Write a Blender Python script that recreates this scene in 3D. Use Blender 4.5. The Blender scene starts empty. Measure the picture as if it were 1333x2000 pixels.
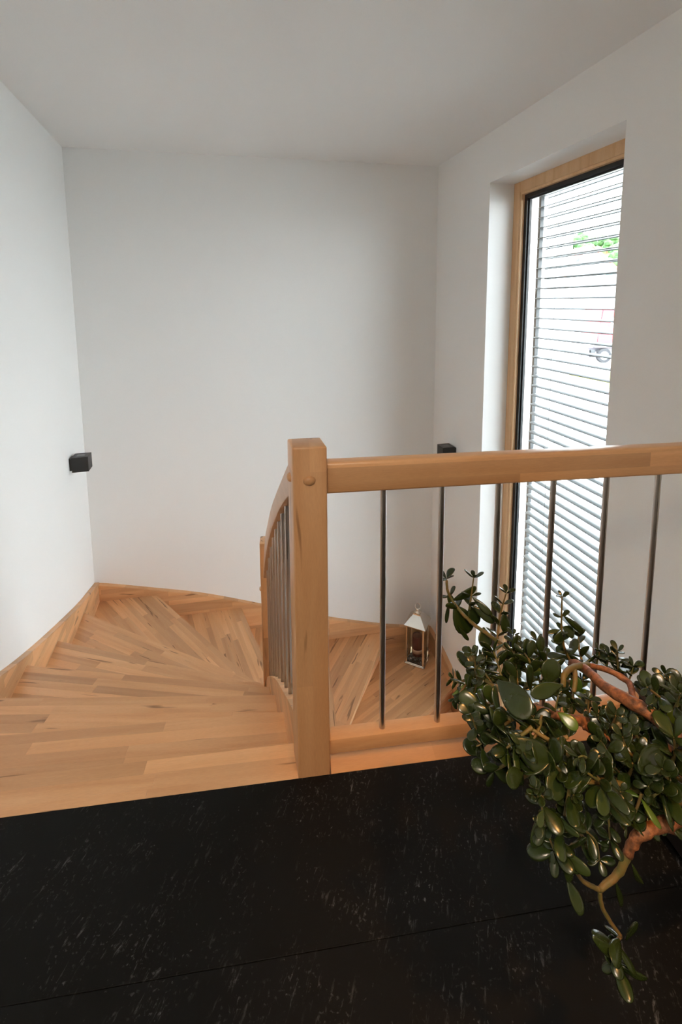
import bpy, bmesh, math, random
from mathutils import Vector, Matrix
random.seed(7)
scene = bpy.context.scene
COL = scene.collection

SKY = 10.5         # overcast sky radiance
SPOT_E = 58.0     # watts of the warm ceiling spot
FILL_E = 92.0
EXPO = 0.91
REAR = (-1.25, -0.70, 0.0, 2.1)   # glazed opening behind the camera: x0, x1, z0, z1
REAR2 = (-2.9, -2.85, 1.0, 1.1)
# ------------------------------------------------------------------ camera, world, lights, exposure
W_PX, H_PX = 1333, 2000
cam_data = bpy.data.cameras.new('camera')
cam = bpy.data.objects.new('camera', cam_data)
COL.objects.link(cam)
cam_data.sensor_fit = 'AUTO'
cam_data.sensor_width = 36.0
cam_data.lens = 907.85 / H_PX * 36.0
cam_data.shift_x = (W_PX / 2 - 674.95) / H_PX
cam_data.shift_y = (704.31 - H_PX / 2) / H_PX
cam_data.clip_start = 0.02
cam_data.clip_end = 600
_r = Vector((0.9920, -0.1257, -0.0052)).normalized()
_f = Vector((0.1248, 0.9848, -0.1213)).normalized()
_u = _r.cross(_f).normalized(); _r = _f.cross(_u).normalized()
M = Matrix((( _r.x, _u.x, -_f.x, -0.0082), (_r.y, _u.y, -_f.y, -1.0974), (_r.z, _u.z, -_f.z, 1.2487), (0, 0, 0, 1)))
cam.matrix_world = M
scene.camera = cam

world = bpy.data.worlds.new('overcast_sky'); scene.world = world
world.use_nodes = True
wn = world.node_tree.nodes; wl = world.node_tree.links
wn.clear()
w_out = wn.new('ShaderNodeOutputWorld'); w_bg = wn.new('ShaderNodeBackground')
w_tc = wn.new('ShaderNodeTexCoord'); w_sep = wn.new('ShaderNodeSeparateXYZ'); w_ramp = wn.new('ShaderNodeValToRGB')
wl.new(w_tc.outputs['Generated'], w_sep.inputs[0]); wl.new(w_sep.outputs['Z'], w_ramp.inputs['Fac'])
w_ramp.color_ramp.elements[0].position = 0.0; w_ramp.color_ramp.elements[0].color = (0.93, 0.96, 1.0, 1)
w_ramp.color_ramp.elements[1].position = 0.9; w_ramp.color_ramp.elements[1].color = (0.80, 0.90, 1.0, 1)
wl.new(w_ramp.outputs['Color'], w_bg.inputs['Color']); wl.new(w_bg.outputs['Background'], w_out.inputs['Surface'])
w_bg.inputs['Strength'].default_value = SKY

def lamp(name, kind, loc, energy, color, **kw):
    d = bpy.data.lights.new(name, kind); d.energy = energy; d.color = color
    for k, v in kw.items(): setattr(d, k, v)
    o = bpy.data.objects.new(name, d); COL.objects.link(o); o.location = loc
    return o
# warm ceiling spot of the room behind the camera, shining on the plant corner
spot = lamp('warm_ceiling_spot', 'SPOT', (0.55, -1.25, 2.36), SPOT_E, (1.0, 0.48, 0.15), spot_size=math.radians(38), spot_blend=0.6, shadow_soft_size=0.035)
down = lamp('foreground_fill', 'SPOT', (-0.25, -1.9, 2.42), FILL_E, (1.0, 0.80, 0.60), spot_size=math.radians(150), spot_blend=0.8, shadow_soft_size=0.12)  # added warm fill from behind the camera, brightens the foreground wood
spot.rotation_euler = (Vector((0.62, -0.50, 0.42)) - Vector(spot.location)).to_track_quat('-Z', 'Y').to_euler()

scene.view_settings.view_transform = 'Standard'
scene.view_settings.look = 'None'
scene.view_settings.exposure = EXPO
scene.view_settings.gamma = 1.0
scene.view_settings.use_curve_mapping = False
scene.cycles.use_denoising = True
scene.cycles.max_bounces = 14
scene.cycles.diffuse_bounces = 8
scene.cycles.glossy_bounces = 5
scene.cycles.transmission_bounces = 6
scene.cycles.transparent_max_bounces = 16
scene.cycles.sample_clamp_indirect = 6.0
scene.cycles.caustics_reflective = False
scene.cycles.caustics_refractive = False

# ------------------------------------------------------------------ helpers
def material(name):
    m = bpy.data.materials.new(name); m.use_nodes = True
    nt = m.node_tree; return m, nt.nodes, nt.links, nt.nodes['Principled BSDF']
def plain(name, col, rough=0.5, metal=0.0, spec=0.5, bump=0.0, bscale=200.0, coat=0.0):
    m, n, l, b = material(name)
    b.inputs['Base Color'].default_value = (*col, 1); b.inputs['Roughness'].default_value = rough
    b.inputs['Metallic'].default_value = metal; b.inputs['Specular IOR Level'].default_value = spec
    b.inputs['Coat Weight'].default_value = coat
    tc = n.new('ShaderNodeTexCoord'); no = n.new('ShaderNodeTexNoise'); no.inputs['Scale'].default_value = bscale; no.inputs['Detail'].default_value = 3
    l.new(tc.outputs['Object'], no.inputs['Vector'])
    mix = n.new('ShaderNodeMixRGB'); mix.blend_type = 'MULTIPLY'; mix.inputs['Fac'].default_value = 0.05
    mix.inputs['Color1'].default_value = (*col, 1); l.new(no.outputs['Fac'], mix.inputs['Color2']); l.new(mix.outputs['Color'], b.inputs['Base Color'])
    if bump:
        bp = n.new('ShaderNodeBump'); bp.inputs['Strength'].default_value = bump; bp.inputs['Distance'].default_value = 0.001
        l.new(no.outputs['Fac'], bp.inputs['Height']); l.new(bp.outputs['Normal'], b.inputs['Normal'])
    return m
def ramp(n, stops):
    r = n.new('ShaderNodeValToRGB'); e = r.color_ramp.elements
    e[0].position, e[0].color = stops[0][0], (*stops[0][1], 1)
    e[1].position, e[1].color = stops[-1][0], (*stops[-1][1], 1)
    for p, c in stops[1:-1]:
        x = e.new(p); x.color = (*c, 1)
    return r
def wood(name, axis=0, lam=None, tint=(1, 1, 1), rough=0.33, heart=0.5, per_object=True, dark=1.0):
    """oiled beech; grain along a local axis, glued laminations, dark heartwood streaks here and there"""
    m, n, l, b = material(name)
    tc = n.new('ShaderNodeTexCoord'); oi = n.new('ShaderNodeObjectInfo')
    off = n.new('ShaderNodeVectorMath'); off.operation = 'ADD'
    sc = n.new('ShaderNodeVectorMath'); sc.operation = 'SCALE'
    cmb = n.new('ShaderNodeCombineXYZ')
    l.new(oi.outputs['Random'], cmb.inputs[0]); l.new(oi.outputs['Random'], cmb.inputs[1]); l.new(oi.outputs['Random'], cmb.inputs[2])
    l.new(cmb.outputs[0], sc.inputs[0]); sc.inputs['Scale'].default_value = 37.0 if per_object else 0.0
    l.new(tc.outputs['Object'], off.inputs[0]); l.new(sc.outputs[0], off.inputs[1])
    def stretched(along, across):
        mp = n.new('ShaderNodeMapping'); s = [across] * 3; s[axis] = along
        mp.inputs['Scale'].default_value = s; l.new(off.outputs[0], mp.inputs['Vector']); return mp.outputs[0]
    big = n.new('ShaderNodeTexNoise'); big.inputs['Scale'].default_value = 1.0; big.inputs['Detail'].default_value = 4; big.inputs['Distortion'].default_value = 0.6
    l.new(stretched(1.6, 22), big.inputs['Vector'])
    fine = n.new('ShaderNodeTexNoise'); fine.inputs['Scale'].default_value = 1.0; fine.inputs['Detail'].default_value = 3
    l.new(stretched(60, 700), fine.inputs['Vector'])
    base = ramp(n, [(0.25, (0.66 * tint[0], 0.340 * tint[1], 0.155 * tint[2])), (0.5, (0.74 * tint[0], 0.405 * tint[1], 0.195 * tint[2])), (0.75, (0.80 * tint[0], 0.465 * tint[1], 0.240 * tint[2]))])
    l.new(big.outputs['Fac'], base.inputs['Fac'])
    # per stave tint
    hsv = n.new('ShaderNodeHueSaturation')
    l.new(base.outputs['Color'], hsv.inputs['Color'])
    mr = n.new('ShaderNodeMapRange'); mr.inputs['To Min'].default_value = 0.77 * dark; mr.inputs['To Max'].default_value = 1.11 * dark
    if lam:
        la, lb, wd, hd = lam      # coordinate index along, across, board length, board width
        sp = n.new('ShaderNodeSeparateXYZ'); l.new(tc.outputs['Object'], sp.inputs[0])
        cb = n.new('ShaderNodeCombineXYZ'); l.new(sp.outputs[la], cb.inputs[0]); l.new(sp.outputs[lb], cb.inputs[1])
        br = n.new('ShaderNodeTexBrick'); br.offset = 0.37; br.inputs['Scale'].default_value = 1.0
        br.inputs['Brick Width'].default_value = wd; br.inputs['Row Height'].default_value = hd; br.inputs['Mortar Size'].default_value = 0.0
        br.inputs['Color1'].default_value = (0, 0, 0, 1); br.inputs['Color2'].default_value = (1, 1, 1, 1)
        l.new(cb.outputs[0], br.inputs['Vector']); l.new(br.outputs['Color'], mr.inputs['Value'])
    else:
        l.new(oi.outputs['Random'], mr.inputs['Value'])
    l.new(mr.outputs[0], hsv.inputs['Value'])
    # heartwood streaks
    hw = n.new('ShaderNodeTexNoise'); hw.inputs['Scale'].default_value = 1.0; hw.inputs['Detail'].default_value = 2.5; hw.inputs['Distortion'].default_value = 0.4
    l.new(stretched(2.6, 30), hw.inputs['Vector'])
    hr = ramp(n, [(0.695 - 0.03 * heart, (0, 0, 0)), (0.735 - 0.03 * heart, (1, 1, 1))]); l.new(hw.outputs['Fac'], hr.inputs['Fac'])
    mx = n.new('ShaderNodeMixRGB'); mx.inputs['Color2'].default_value = (0.20 * tint[0], 0.095 * tint[1], 0.040 * tint[2], 1)
    hm = n.new('ShaderNodeMath'); hm.operation = 'MULTIPLY'; hm.inputs[1].default_value = 0.75 if heart else 0.0
    l.new(hr.outputs['Color'], hm.inputs[0]); l.new(hm.outputs[0], mx.inputs['Fac']); l.new(hsv.outputs['Color'], mx.inputs['Color1'])
    fl = n.new('ShaderNodeMixRGB'); fl.blend_type = 'MULTIPLY'; fl.inputs['Fac'].default_value = 0.22
    l.new(mx.outputs['Color'], fl.inputs['Color1']); l.new(fine.outputs['Fac'], fl.inputs['Color2'])
    l.new(fl.outputs['Color'], b.inputs['Base Color'])
    b.inputs['Roughness'].default_value = rough; b.inputs['Specular IOR Level'].default_value = 0.4
    bp = n.new('ShaderNodeBump'); bp.inputs['Strength'].default_value = 0.06; bp.inputs['Distance'].default_value = 0.0005
    l.new(fine.outputs['Fac'], bp.inputs['Height']); l.new(bp.outputs['Normal'], b.inputs['Normal'])
    return m

def link(name, me, mat=None, parent=None, smooth=False):
    o = bpy.data.objects.new(name, me); COL.objects.link(o)
    if mat is not None and not me.materials: me.materials.append(mat)
    if parent is not None: o.parent = parent
    if smooth:
        for p in me.polygons: p.use_smooth = True
    return o
def from_bm(name, bm, mat=None, parent=None, smooth=False):
    me = bpy.data.meshes.new(name); bmesh.ops.recalc_face_normals(bm, faces=bm.faces); bm.to_mesh(me); bm.free()
    return link(name, me, mat, parent, smooth)
def empty(name, loc=(0, 0, 0), rz=0.0, parent=None):
    o = bpy.data.objects.new(name, None); COL.objects.link(o); o.location = loc; o.rotation_euler = (0, 0, rz); o.empty_display_size = 0.05
    if parent is not None: o.parent = parent
    return o
def tag(o, label, cat, group=None, kind=None):
    o['label'] = label; o['category'] = cat
    if group: o['group'] = group
    if kind: o['kind'] = kind
    return o
def struct(o, label=None):
    o['kind'] = 'structure'
    if label: o['label'] = label
    return o
def add_box(bm, x0, x1, y0, y1, z0, z1, bev=0.0, seg=2, xf=None):
    vs = [bm.verts.new((x, y, z)) for x in (x0, x1) for y in (y0, y1) for z in (z0, z1)]
    fs = [(0, 1, 3, 2), (4, 6, 7, 5), (0, 4, 5, 1), (2, 3, 7, 6), (0, 2, 6, 4), (1, 5, 7, 3)]
    faces = [bm.faces.new([vs[i] for i in f]) for f in fs]
    geo = list(vs)
    if bev:
        es = list({e for f in faces for e in f.edges})
        r = bmesh.ops.bevel(bm, geom=es, offset=bev, segments=seg, profile=0.5, affect='EDGES')
        geo = list({v for f in r['faces'] for v in f.verts} | {v for v in vs if v.is_valid})
    if xf is not None:
        for v in geo: v.co = xf @ v.co
    return geo
def box(name, x0, x1, y0, y1, z0, z1, mat, parent=None, bev=0.0, seg=2):
    bm = bmesh.new(); add_box(bm, x0, x1, y0, y1, z0, z1, bev, seg); return from_bm(name, bm, mat, parent)
def add_prism(bm, poly, z0, z1):
    a = [bm.verts.new((p[0], p[1], z0)) for p in poly]; b = [bm.verts.new((p[0], p[1], z1)) for p in poly]
    k = len(poly); bm.faces.new(a[::-1]); bm.faces.new(b)
    for i in range(k): bm.faces.new((a[i], a[(i + 1) % k], b[(i + 1) % k], b[i]))
def add_tube(bm, pts, radii, seg=10, cap=True):
    pts = [Vector(p) for p in pts]; rings = []
    ref = None
    for i, p in enumerate(pts):
        d = (pts[min(i + 1, len(pts) - 1)] - pts[max(i - 1, 0)]).normalized()
        if ref is None: ref = Vector((0, 0, 1)) if abs(d.z) < 0.9 else Vector((1, 0, 0))
        u = (ref - d * ref.dot(d)).normalized(); w = d.cross(u); ref = u
        rings.append([bm.verts.new(p + (u * math.cos(2 * math.pi * k / seg) + w * math.sin(2 * math.pi * k / seg)) * radii[i]) for k in range(seg)])
    for a, b in zip(rings, rings[1:]):
        for k in range(seg): bm.faces.new((a[k], a[(k + 1) % seg], b[(k + 1) % seg], b[k]))
    if cap: bm.faces.new(rings[0][::-1]); bm.faces.new(rings[-1])
def add_lathe(bm, prof, seg=24, center=(0, 0, 0)):
    rings = []
    for r, z in prof:
        if r < 1e-5: rings.append([bm.verts.new((center[0], center[1], center[2] + z))])
        else: rings.append([bm.verts.new((center[0] + r * math.cos(2 * math.pi * k / seg), center[1] + r * math.sin(2 * math.pi * k / seg), center[2] + z)) for k in range(seg)])
    for a, b in zip(rings, rings[1:]):
        for k in range(seg):
            k2 = (k + 1) % seg
            if len(a) == 1 and len(b) == 1: continue
            if len(a) == 1: bm.faces.new((a[0], b[k], b[k2]))
            elif len(b) == 1: bm.faces.new((a[k], a[k2], b[0]))
            else: bm.faces.new((a[k], a[k2], b[k2], b[k]))
def smooth_pts(pts, n=6):
    """Catmull-Rom through the points"""
    P = [Vector(p) for p in pts]; out = []
    for i in range(len(P) - 1):
        p0, p1, p2, p3 = P[max(i - 1, 0)], P[i], P[i + 1], P[min(i + 2, len(P) - 1)]
        for k in range(n):
            t = k / n
            out.append(0.5 * ((2 * p1) + (p2 - p0) * t + (2 * p0 - 5 * p1 + 4 * p2 - p3) * t * t + (3 * p1 - p0 - 3 * p2 + p3) * t ** 3))
    out.append(P[-1]); return out
def shade_auto(o, ang=40):
    for p in o.data.polygons: p.use_smooth = True
    o.data.set_sharp_from_angle(angle=math.radians(ang))

# ------------------------------------------------------------------ materials
M_wall = plain('white_wall_paint', (0.86, 0.86, 0.85), 0.9, spec=0.2, bump=0.15, bscale=260)
M_ceil = plain('ceiling_paint', (0.86, 0.86, 0.85), 0.95, spec=0.1)
M_stave = wood('beech_stave', 0, None, heart=1.3)
M_core2 = wood('beech_riser', 0, (0, 2, 0.6, 0.043), heart=0)
M_core = wood('beech_core', 0, (0, 1, 0.5, 0.043), heart=0)
M_str = wood('beech_stringer', 1, (1, 2, 0.55, 0.043), heart=0.5, rough=0.38)
M_strx = wood('beech_stringer_back', 0, (0, 2, 0.55, 0.043), heart=0.6, rough=0.38)
M_post = wood('beech_post', 2, (2, 0, 0.42, 0.042), heart=2.2, rough=0.3)
M_rail = wood('beech_rail', 0, (0, 2, 0.6, 0.04), heart=0.0, rough=0.28)
M_railc = wood('beech_curved_rail', 1, None, heart=0.0, rough=0.28)
M_peg = wood('beech_peg', 2, None, heart=0.0, rough=0.3, dark=0.9)
M_frame = wood('spruce_window_frame', 2, None, tint=(1.16, 1.34, 1.5), heart=0.0, rough=0.4)
def steel():
    m, n, l, b = material('brushed_stainless')
    b.inputs['Base Color'].default_value = (0.50, 0.47, 0.44, 1); b.inputs['Metallic'].default_value = 1.0; b.inputs['Roughness'].default_value = 0.33
    tc = n.new('ShaderNodeTexCoord'); mp = n.new('ShaderNodeMapping'); mp.inputs['Scale'].default_value = (300, 300, 4)
    no = n.new('ShaderNodeTexNoise'); no.inputs['Scale'].default_value = 1.0
    l.new(tc.outputs['Object'], mp.inputs[0]); l.new(mp.outputs[0], no.inputs['Vector'])
    r = ramp(n, [(0.3, (0.26,) * 3), (0.7, (0.42,) * 3)]); l.new(no.outputs['Fac'], r.inputs['Fac']); l.new(r.outputs['Color'], b.inputs['Roughness'])
    return m
M_steel = steel()
M_chrome = plain('polished_nickel', (0.75, 0.70, 0.63), 0.12, 1.0)
M_black = plain('black_powder_coat', (0.012, 0.012, 0.011), 0.45, bump=0.1, bscale=900)
M_gasket = plain('black_rubber_gasket', (0.014, 0.014, 0.015), 0.4)
M_slat = plain('silver_grey_slat_enamel', (0.24, 0.255, 0.258), 0.45)
M_alu = plain('dark_grey_guide_rail', (0.022, 0.026, 0.029), 0.45)
M_render = plain('white_facade_render', (0.82, 0.83, 0.83), 0.9)
M_glass, _n, _l, _b = material('window_glass')
_t = _n.new('ShaderNodeBsdfTransparent'); _g = _n.new('ShaderNodeBsdfGlossy'); _g.inputs['Roughness'].default_value = 0.02
_lw = _n.new('ShaderNodeLayerWeight'); _lw.inputs['Blend'].default_value = 0.5
_pw = _n.new('ShaderNodeMath'); _pw.operation = 'POWER'; _pw.inputs[1].default_value = 5.0; _l.new(_lw.outputs['Facing'], _pw.inputs[0])
_ma = _n.new('ShaderNodeMath'); _ma.operation = 'MULTIPLY_ADD'; _ma.inputs[1].default_value = 0.9; _ma.inputs[2].default_value = 0.045; _l.new(_pw.outputs[0], _ma.inputs[0])
_mx = _n.new('ShaderNodeMixShader'); _t.inputs['Color'].default_value = (0.96, 0.98, 0.975, 1)
_l.new(_ma.outputs[0], _mx.inputs[0]); _l.new(_t.outputs[0], _mx.inputs[1]); _l.new(_g.outputs[0], _mx.inputs[2]); _l.new(_mx.outputs[0], _n['Material Output'].inputs['Surface'])

def slate():
    m, n, l, b = material('black_slate_vinyl')
    tc = n.new('ShaderNodeTexCoord'); mp = n.new('ShaderNodeMapping')
    mp.vector_type = 'TEXTURE'; mp.inputs['Rotation'].default_value = (0, 0, math.radians(66)); mp.inputs['Scale'].default_value = (1 / 16, 1 / 60, 1 / 30)
    l.new(tc.outputs['Object'], mp.inputs['Vector'])
    fl = n.new('ShaderNodeTexNoise'); fl.inputs['Scale'].default_value = 1.6; fl.inputs['Detail'].default_value = 8; fl.inputs['Roughness'].default_value = 0.72; fl.inputs['Distortion'].default_value = 0.35
    l.new(mp.outputs[0], fl.inputs['Vector'])
    fr = ramp(n, [(0.57, (0, 0, 0)), (0.74, (1, 1, 1))]); l.new(fl.outputs['Fac'], fr.inputs['Fac'])
    pt = n.new('ShaderNodeTexNoise'); pt.inputs['Scale'].default_value = 9.0; pt.inputs['Detail'].default_value = 4; l.new(tc.outputs['Object'], pt.inputs['Vector'])
    pr = ramp(n, [(0.44, (0, 0, 0)), (0.62, (1, 1, 1))]); l.new(pt.outputs['Fac'], pr.inputs['Fac'])
    sp = n.new('ShaderNodeTexNoise'); sp.inputs['Scale'].default_value = 130.0; sp.inputs['Detail'].default_value = 3; l.new(tc.outputs['Object'], sp.inputs['Vector'])
    sr = ramp(n, [(0.60, (0, 0, 0)), (0.70, (1, 1, 1))]); l.new(sp.outputs['Fac'], sr.inputs['Fac'])
    # thin veins
    vm = n.new('ShaderNodeMapping'); vm.vector_type = 'TEXTURE'; vm.inputs['Rotation'].default_value = (0, 0, math.radians(70)); vm.inputs['Scale'].default_value = (1 / 1.1, 1 / 4.5, 1 / 3); l.new(tc.outputs['Object'], vm.inputs['Vector'])
    vn = n.new('ShaderNodeTexNoise'); vn.inputs['Scale'].default_value = 2.2; vn.inputs['Detail'].default_value = 5; vn.inputs['Distortion'].default_value = 0.7; l.new(vm.outputs[0], vn.inputs['Vector'])
    vr = ramp(n, [(0.4935, (0, 0, 0)), (0.4985, (1, 1, 1)), (0.5035, (0, 0, 0))]); l.new(vn.outputs['Fac'], vr.inputs['Fac'])
    def mul(a, bb):
        x = n.new('ShaderNodeMath'); x.operation = 'MULTIPLY'; l.new(a, x.inputs[0])
        if isinstance(bb, float): x.inputs[1].default_value = bb
        else: l.new(bb, x.inputs[1])
        return x.outputs[0]
    def add(a, bb):
        x = n.new('ShaderNodeMath'); x.operation = 'ADD'; x.use_clamp = True; l.new(a, x.inputs[0]); l.new(bb, x.inputs[1]); return x.outputs[0]
    tot = add(mul(mul(fr.outputs['Color'], pr.outputs['Color']), 0.9), mul(mul(vr.outputs['Color'], sr.outputs['Color']), 0.9))
    tot = add(tot, mul(mul(sr.outputs['Color'], pr.outputs['Color']), 0.30))
    mix = n.new('ShaderNodeMixRGB'); mix.inputs['Color1'].default_value = (0.0042, 0.0040, 0.0038, 1); mix.inputs['Color2'].default_value = (0.125, 0.125, 0.125, 1)
    l.new(tot, mix.inputs['Fac']); l.new(mix.outputs['Color'], b.inputs['Base Color'])
    b.inputs['Roughness'].default_value = 0.55; b.inputs['Specular IOR Level'].default_value = 0.12
    bp = n.new('ShaderNodeBump'); bp.inputs['Strength'].default_value = 0.12; bp.inputs['Distance'].default_value = 0.001
    l.new(pt.outputs['Fac'], bp.inputs['Height']); l.new(bp.outputs['Normal'], b.inputs['Normal'])
    return m
M_slate = slate()

# ------------------------------------------------------------------ room shell (walls are slightly out of square, as built)
XL, AL = -1.2333, -0.1629      # left wall  x = XL + AL*y
XR, AR = 1.7597, -0.1222       # right wall x = XR + AR*y
YB, AB = 3.0360, 0.0575        # back wall  y = YB + AB*x
ZC, ZF = 2.470, -2.838
RISE = 0.21834
YN = -3.4                      # wall behind the camera
def xl(y): return XL + AL * y
def xr(y): return XR + AR * y
def yb(x): return YB + AB * x
def corner(wall):              # where a side wall meets the back wall
    X0, A = wall; x = (X0 + A * YB) / (1 - A * AB); return (x, yb(x))
CL, CR = corner((XL, AL)), corner((XR, AR))
T = 0.30
# left wall
bm = bmesh.new(); add_prism(bm, [(xl(YN) , YN), (CL[0], CL[1]), (CL[0] - T, CL[1] + 0.1), (xl(YN) - T, YN)], ZF, ZC + 0.2)
struct(from_bm('wall_left', bm, M_wall), 'plain white painted wall left of the stair')
bm = bmesh.new(); add_prism(bm, [(CL[0] - T, yb(CL[0] - T)), (CR[0] + 0.6, yb(CR[0] + 0.6)), (CR[0] + 0.6, yb(CR[0]) + T), (CL[0] - T, yb(CL[0]) + T)], ZF, ZC + 0.2)
struct(from_bm('wall_back', bm, M_wall), 'plain white painted wall at the back of the stairwell')
# right wall with the tall window opening; s runs along the wall, d outwards
HW = math.hypot(1, AR); EX = Vector((AR / HW, 1 / HW, 0)); NX = Vector((1 / HW, -AR / HW, 0)); W0 = Vector((XR, 0, 0))
XF = Matrix(((EX.x, NX.x, 0, W0.x), (EX.y, NX.y, 0, W0.y), (0, 0, 1, 0), (0, 0, 0, 1)))
TW = 0.42
S0, S1, Z0, Z1 = 1.070, 2.268, -2.25, 2.117
SN, SE = YN * HW, CR[1] * HW + 0.02
bm = bmesh.new()
RS0, RS1, RZ0, RZ1 = REAR2   # small unseen slot in the wall, left from an added daylight opening
for a in ((SN, RS0, ZF, ZC + 0.2), (RS0, RS1, ZF, RZ0), (RS0, RS1, RZ1, ZC + 0.2), (RS1, S0, ZF, ZC + 0.2), (S1, SE, ZF, ZC + 0.2), (S0, S1, Z1, ZC + 0.2), (S0, S1, ZF, Z0)):
    add_box(bm, a[0], a[1], 0, TW, a[2], a[3], xf=XF)
struct(from_bm('wall_right', bm, M_wall), 'white painted wall with the tall window opening, right of the stair')
# wall behind the camera with a broad glazed opening on its left
bm = bmesh.new()
XN0, XN1 = xl(YN), xr(YN)
OX0, OX1, OZ0, OZ1 = REAR
for a in ((XN0 - T, OX0, 0, ZC + 0.2), (OX1, XN1 + TW, 0, ZC + 0.2), (OX0, OX1, OZ1, ZC + 0.2), (OX0, OX1, -0.3, OZ0)):
    add_box(bm, a[0], a[1], YN - T, YN, a[2], a[3])
struct(from_bm('wall_front', bm, M_wall), 'white wall behind the landing')
bm = bmesh.new(); add_box(bm, XN0 - 1.5, XN1 + 1.0, YN - T, 3.6, ZC, ZC + 0.25)
struct(from_bm('ceiling', bm, M_ceil), 'plain white ceiling')
# landing: slab and floor planks of black slate-look vinyl
fl = empty('floor'); struct(fl, 'black slate-look floor of the landing')
bm = bmesh.new(); add_prism(bm, [(xl(YN), YN), (xr(YN), YN), (xr(0), 0), (xl(0), 0)], -0.30, -0.0125)
add_prism(bm, [(xl(0), 0), (xr(0), 0), (xr(0.05), 0.05), (xl(0.05), 0.05)], -0.30, -0.045)
from_bm('slab', bm, M_wall, fl)
ys = [0.0, -0.337, -0.99, -1.643, -2.296, -2.949, YN]
for i, (b_, a_) in enumerate(zip(ys, ys[1:])):
    g = 0.0006
    bm = bmesh.new(); add_prism(bm, [(xl(a_) + 0.001, a_ + g), (xr(a_) - 0.001, a_ + g), (xr(b_) - 0.001, b_ - (g if b_ < 0 else 0)), (xl(b_) + 0.001, b_ - (g if b_ < 0 else 0))], -0.0125, 0.0)
    bmesh.ops.bevel(bm, geom=[e for e in bm.edges if abs(e.verts[0].co.z) < 1e-6 and abs(e.verts[1].co.z) < 1e-6], offset=0.0006, segments=1, affect='EDGES')
    from_bm('floor_plank', bm, M_slate, fl)
bm = bmesh.new(); add_prism(bm, [(xl(-0.5), -0.5), (xr(-0.5), -0.5), CR, CL], ZF - 0.2, ZF)
struct(from_bm('floor_2', bm, M_slate), 'floor of the storey below')

bm = bmesh.new(); add_prism(bm, [(xl(-0.5) - T, -0.7), (xr(-0.5) + 0.02, -0.7), (xr(-0.5) + 0.02, -0.5), (xl(-0.5) - T, -0.5)], ZF, -0.3)
struct(from_bm('wall_lower', bm, M_wall), 'wall of the storey below, under the landing')

# window_1: fixed light in a pale wood frame with a black gasket
win = empty('window_1'); struct(win, 'tall fixed window with pale wood frame in the right wall')
def ring(name, s0, s1, z0, z1, w, d0, d1, mat, parent, bev=0.0):
    bm = bmesh.new()
    for a in ((s0, s0 + w, z0, z1), (s1 - w, s1, z0, z1), (s0 + w, s1 - w, z1 - w, z1), (s0 + w, s1 - w, z0, z0 + w)):
        add_box(bm, a[0], a[1], d0, d1, a[2], a[3], bev=bev, seg=1, xf=XF)
    return from_bm(name, bm, mat, parent)
fr = ring('window_frame', S0, S1, Z0, Z1, 0.076, 0.200, 0.290, M_frame, win, 0.002)
ring('glazing_bead', S0 + 0.0765, S1 - 0.0765, Z0 + 0.0765, Z1 - 0.0765, 0.018, 0.2025, 0.2285, M_frame, fr, 0.001)
ring('gasket', S0 + 0.0765, S1 - 0.0765, Z0 + 0.0765, Z1 - 0.0765, 0.046, 0.229, 0.243, M_gasket, fr)
ring('outer_gasket', S0 + 0.0765, S1 - 0.0765, Z0 + 0.0765, Z1 - 0.0765, 0.058, 0.243, 0.262, M_gasket, fr)
bm = bmesh.new(); add_box(bm, S0 + 0.09, S1 - 0.09, 0.247, 0.251, Z0 + 0.09, Z1 - 0.09, xf=XF)
from_bm('pane', bm, M_glass, win)

# ------------------------------------------------------------------ staircase: quarter-landing winders of glued beech staves
stair = empty('staircase', (0, 0, 0))
tag(stair, 'light beech winder staircase turning down to the right between white walls', 'stairs')
TOPB = 0.040
def hull(pts):
    pts = sorted(set((round(a, 5), round(b, 5)) for a, b in pts))
    def half(P):
        h = []
        for p in P:
            while len(h) > 1 and (h[-1][0] - h[-2][0]) * (p[1] - h[-2][1]) - (h[-1][1] - h[-2][1]) * (p[0] - h[-2][0]) <= 1e-9: h.pop()
            h.append(p)
        return h[:-1]
    return half(pts) + half(pts[::-1])
def clip(poly, nx, ny, c):       # keep nx*x+ny*y <= c
    out = []
    for i in range(len(poly)):
        p, q = poly[i], poly[(i + 1) % len(poly)]
        dp, dq = nx * p[0] + ny * p[1] - c, nx * q[0] + ny * q[1] - c
        if dp <= 0: out.append(p)
        if (dp < 0 < dq) or (dq < 0 < dp):
            t = dp / (dp - dq); out.append((p[0] + t * (q[0] - p[0]), p[1] + t * (q[1] - p[1])))
    return out
def area(p): return abs(sum(p[i][0] * p[(i + 1) % len(p)][1] - p[(i + 1) % len(p)][0] * p[i][1] for i in range(len(p)))) / 2
NOSE = [  # nosing line of each tread: outer end, inner end
    ((-1.225, 0.113), (0.004, 0.104)), ((-1.300, 0.485), (-0.020, 0.441)), ((-1.352, 0.908), (-0.062, 0.757)),
    ((-1.425, 1.364), (-0.100, 1.046)), ((-1.505, 1.840), (-0.150, 1.313)), ((-1.592, 2.432), (-0.120, 1.525)),
    ((-1.197, 2.935), (-0.120, 1.660)), ((-0.472, 2.975), (-0.030, 1.725)), ((0.2900, 3.022), (0.296, 1.800)),
    ((0.9100, 3.055), (0.335, 2.064)), ((1.4150, 2.535), (0.420, 1.893)), ((1.4800, 2.060), (0.420, 1.660)),
    ((1.5400, 1.600), (0.420, 1.400))]
CORN = {6: [(-1.665, 2.905)], 10: [(1.36, 3.07)]}
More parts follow.
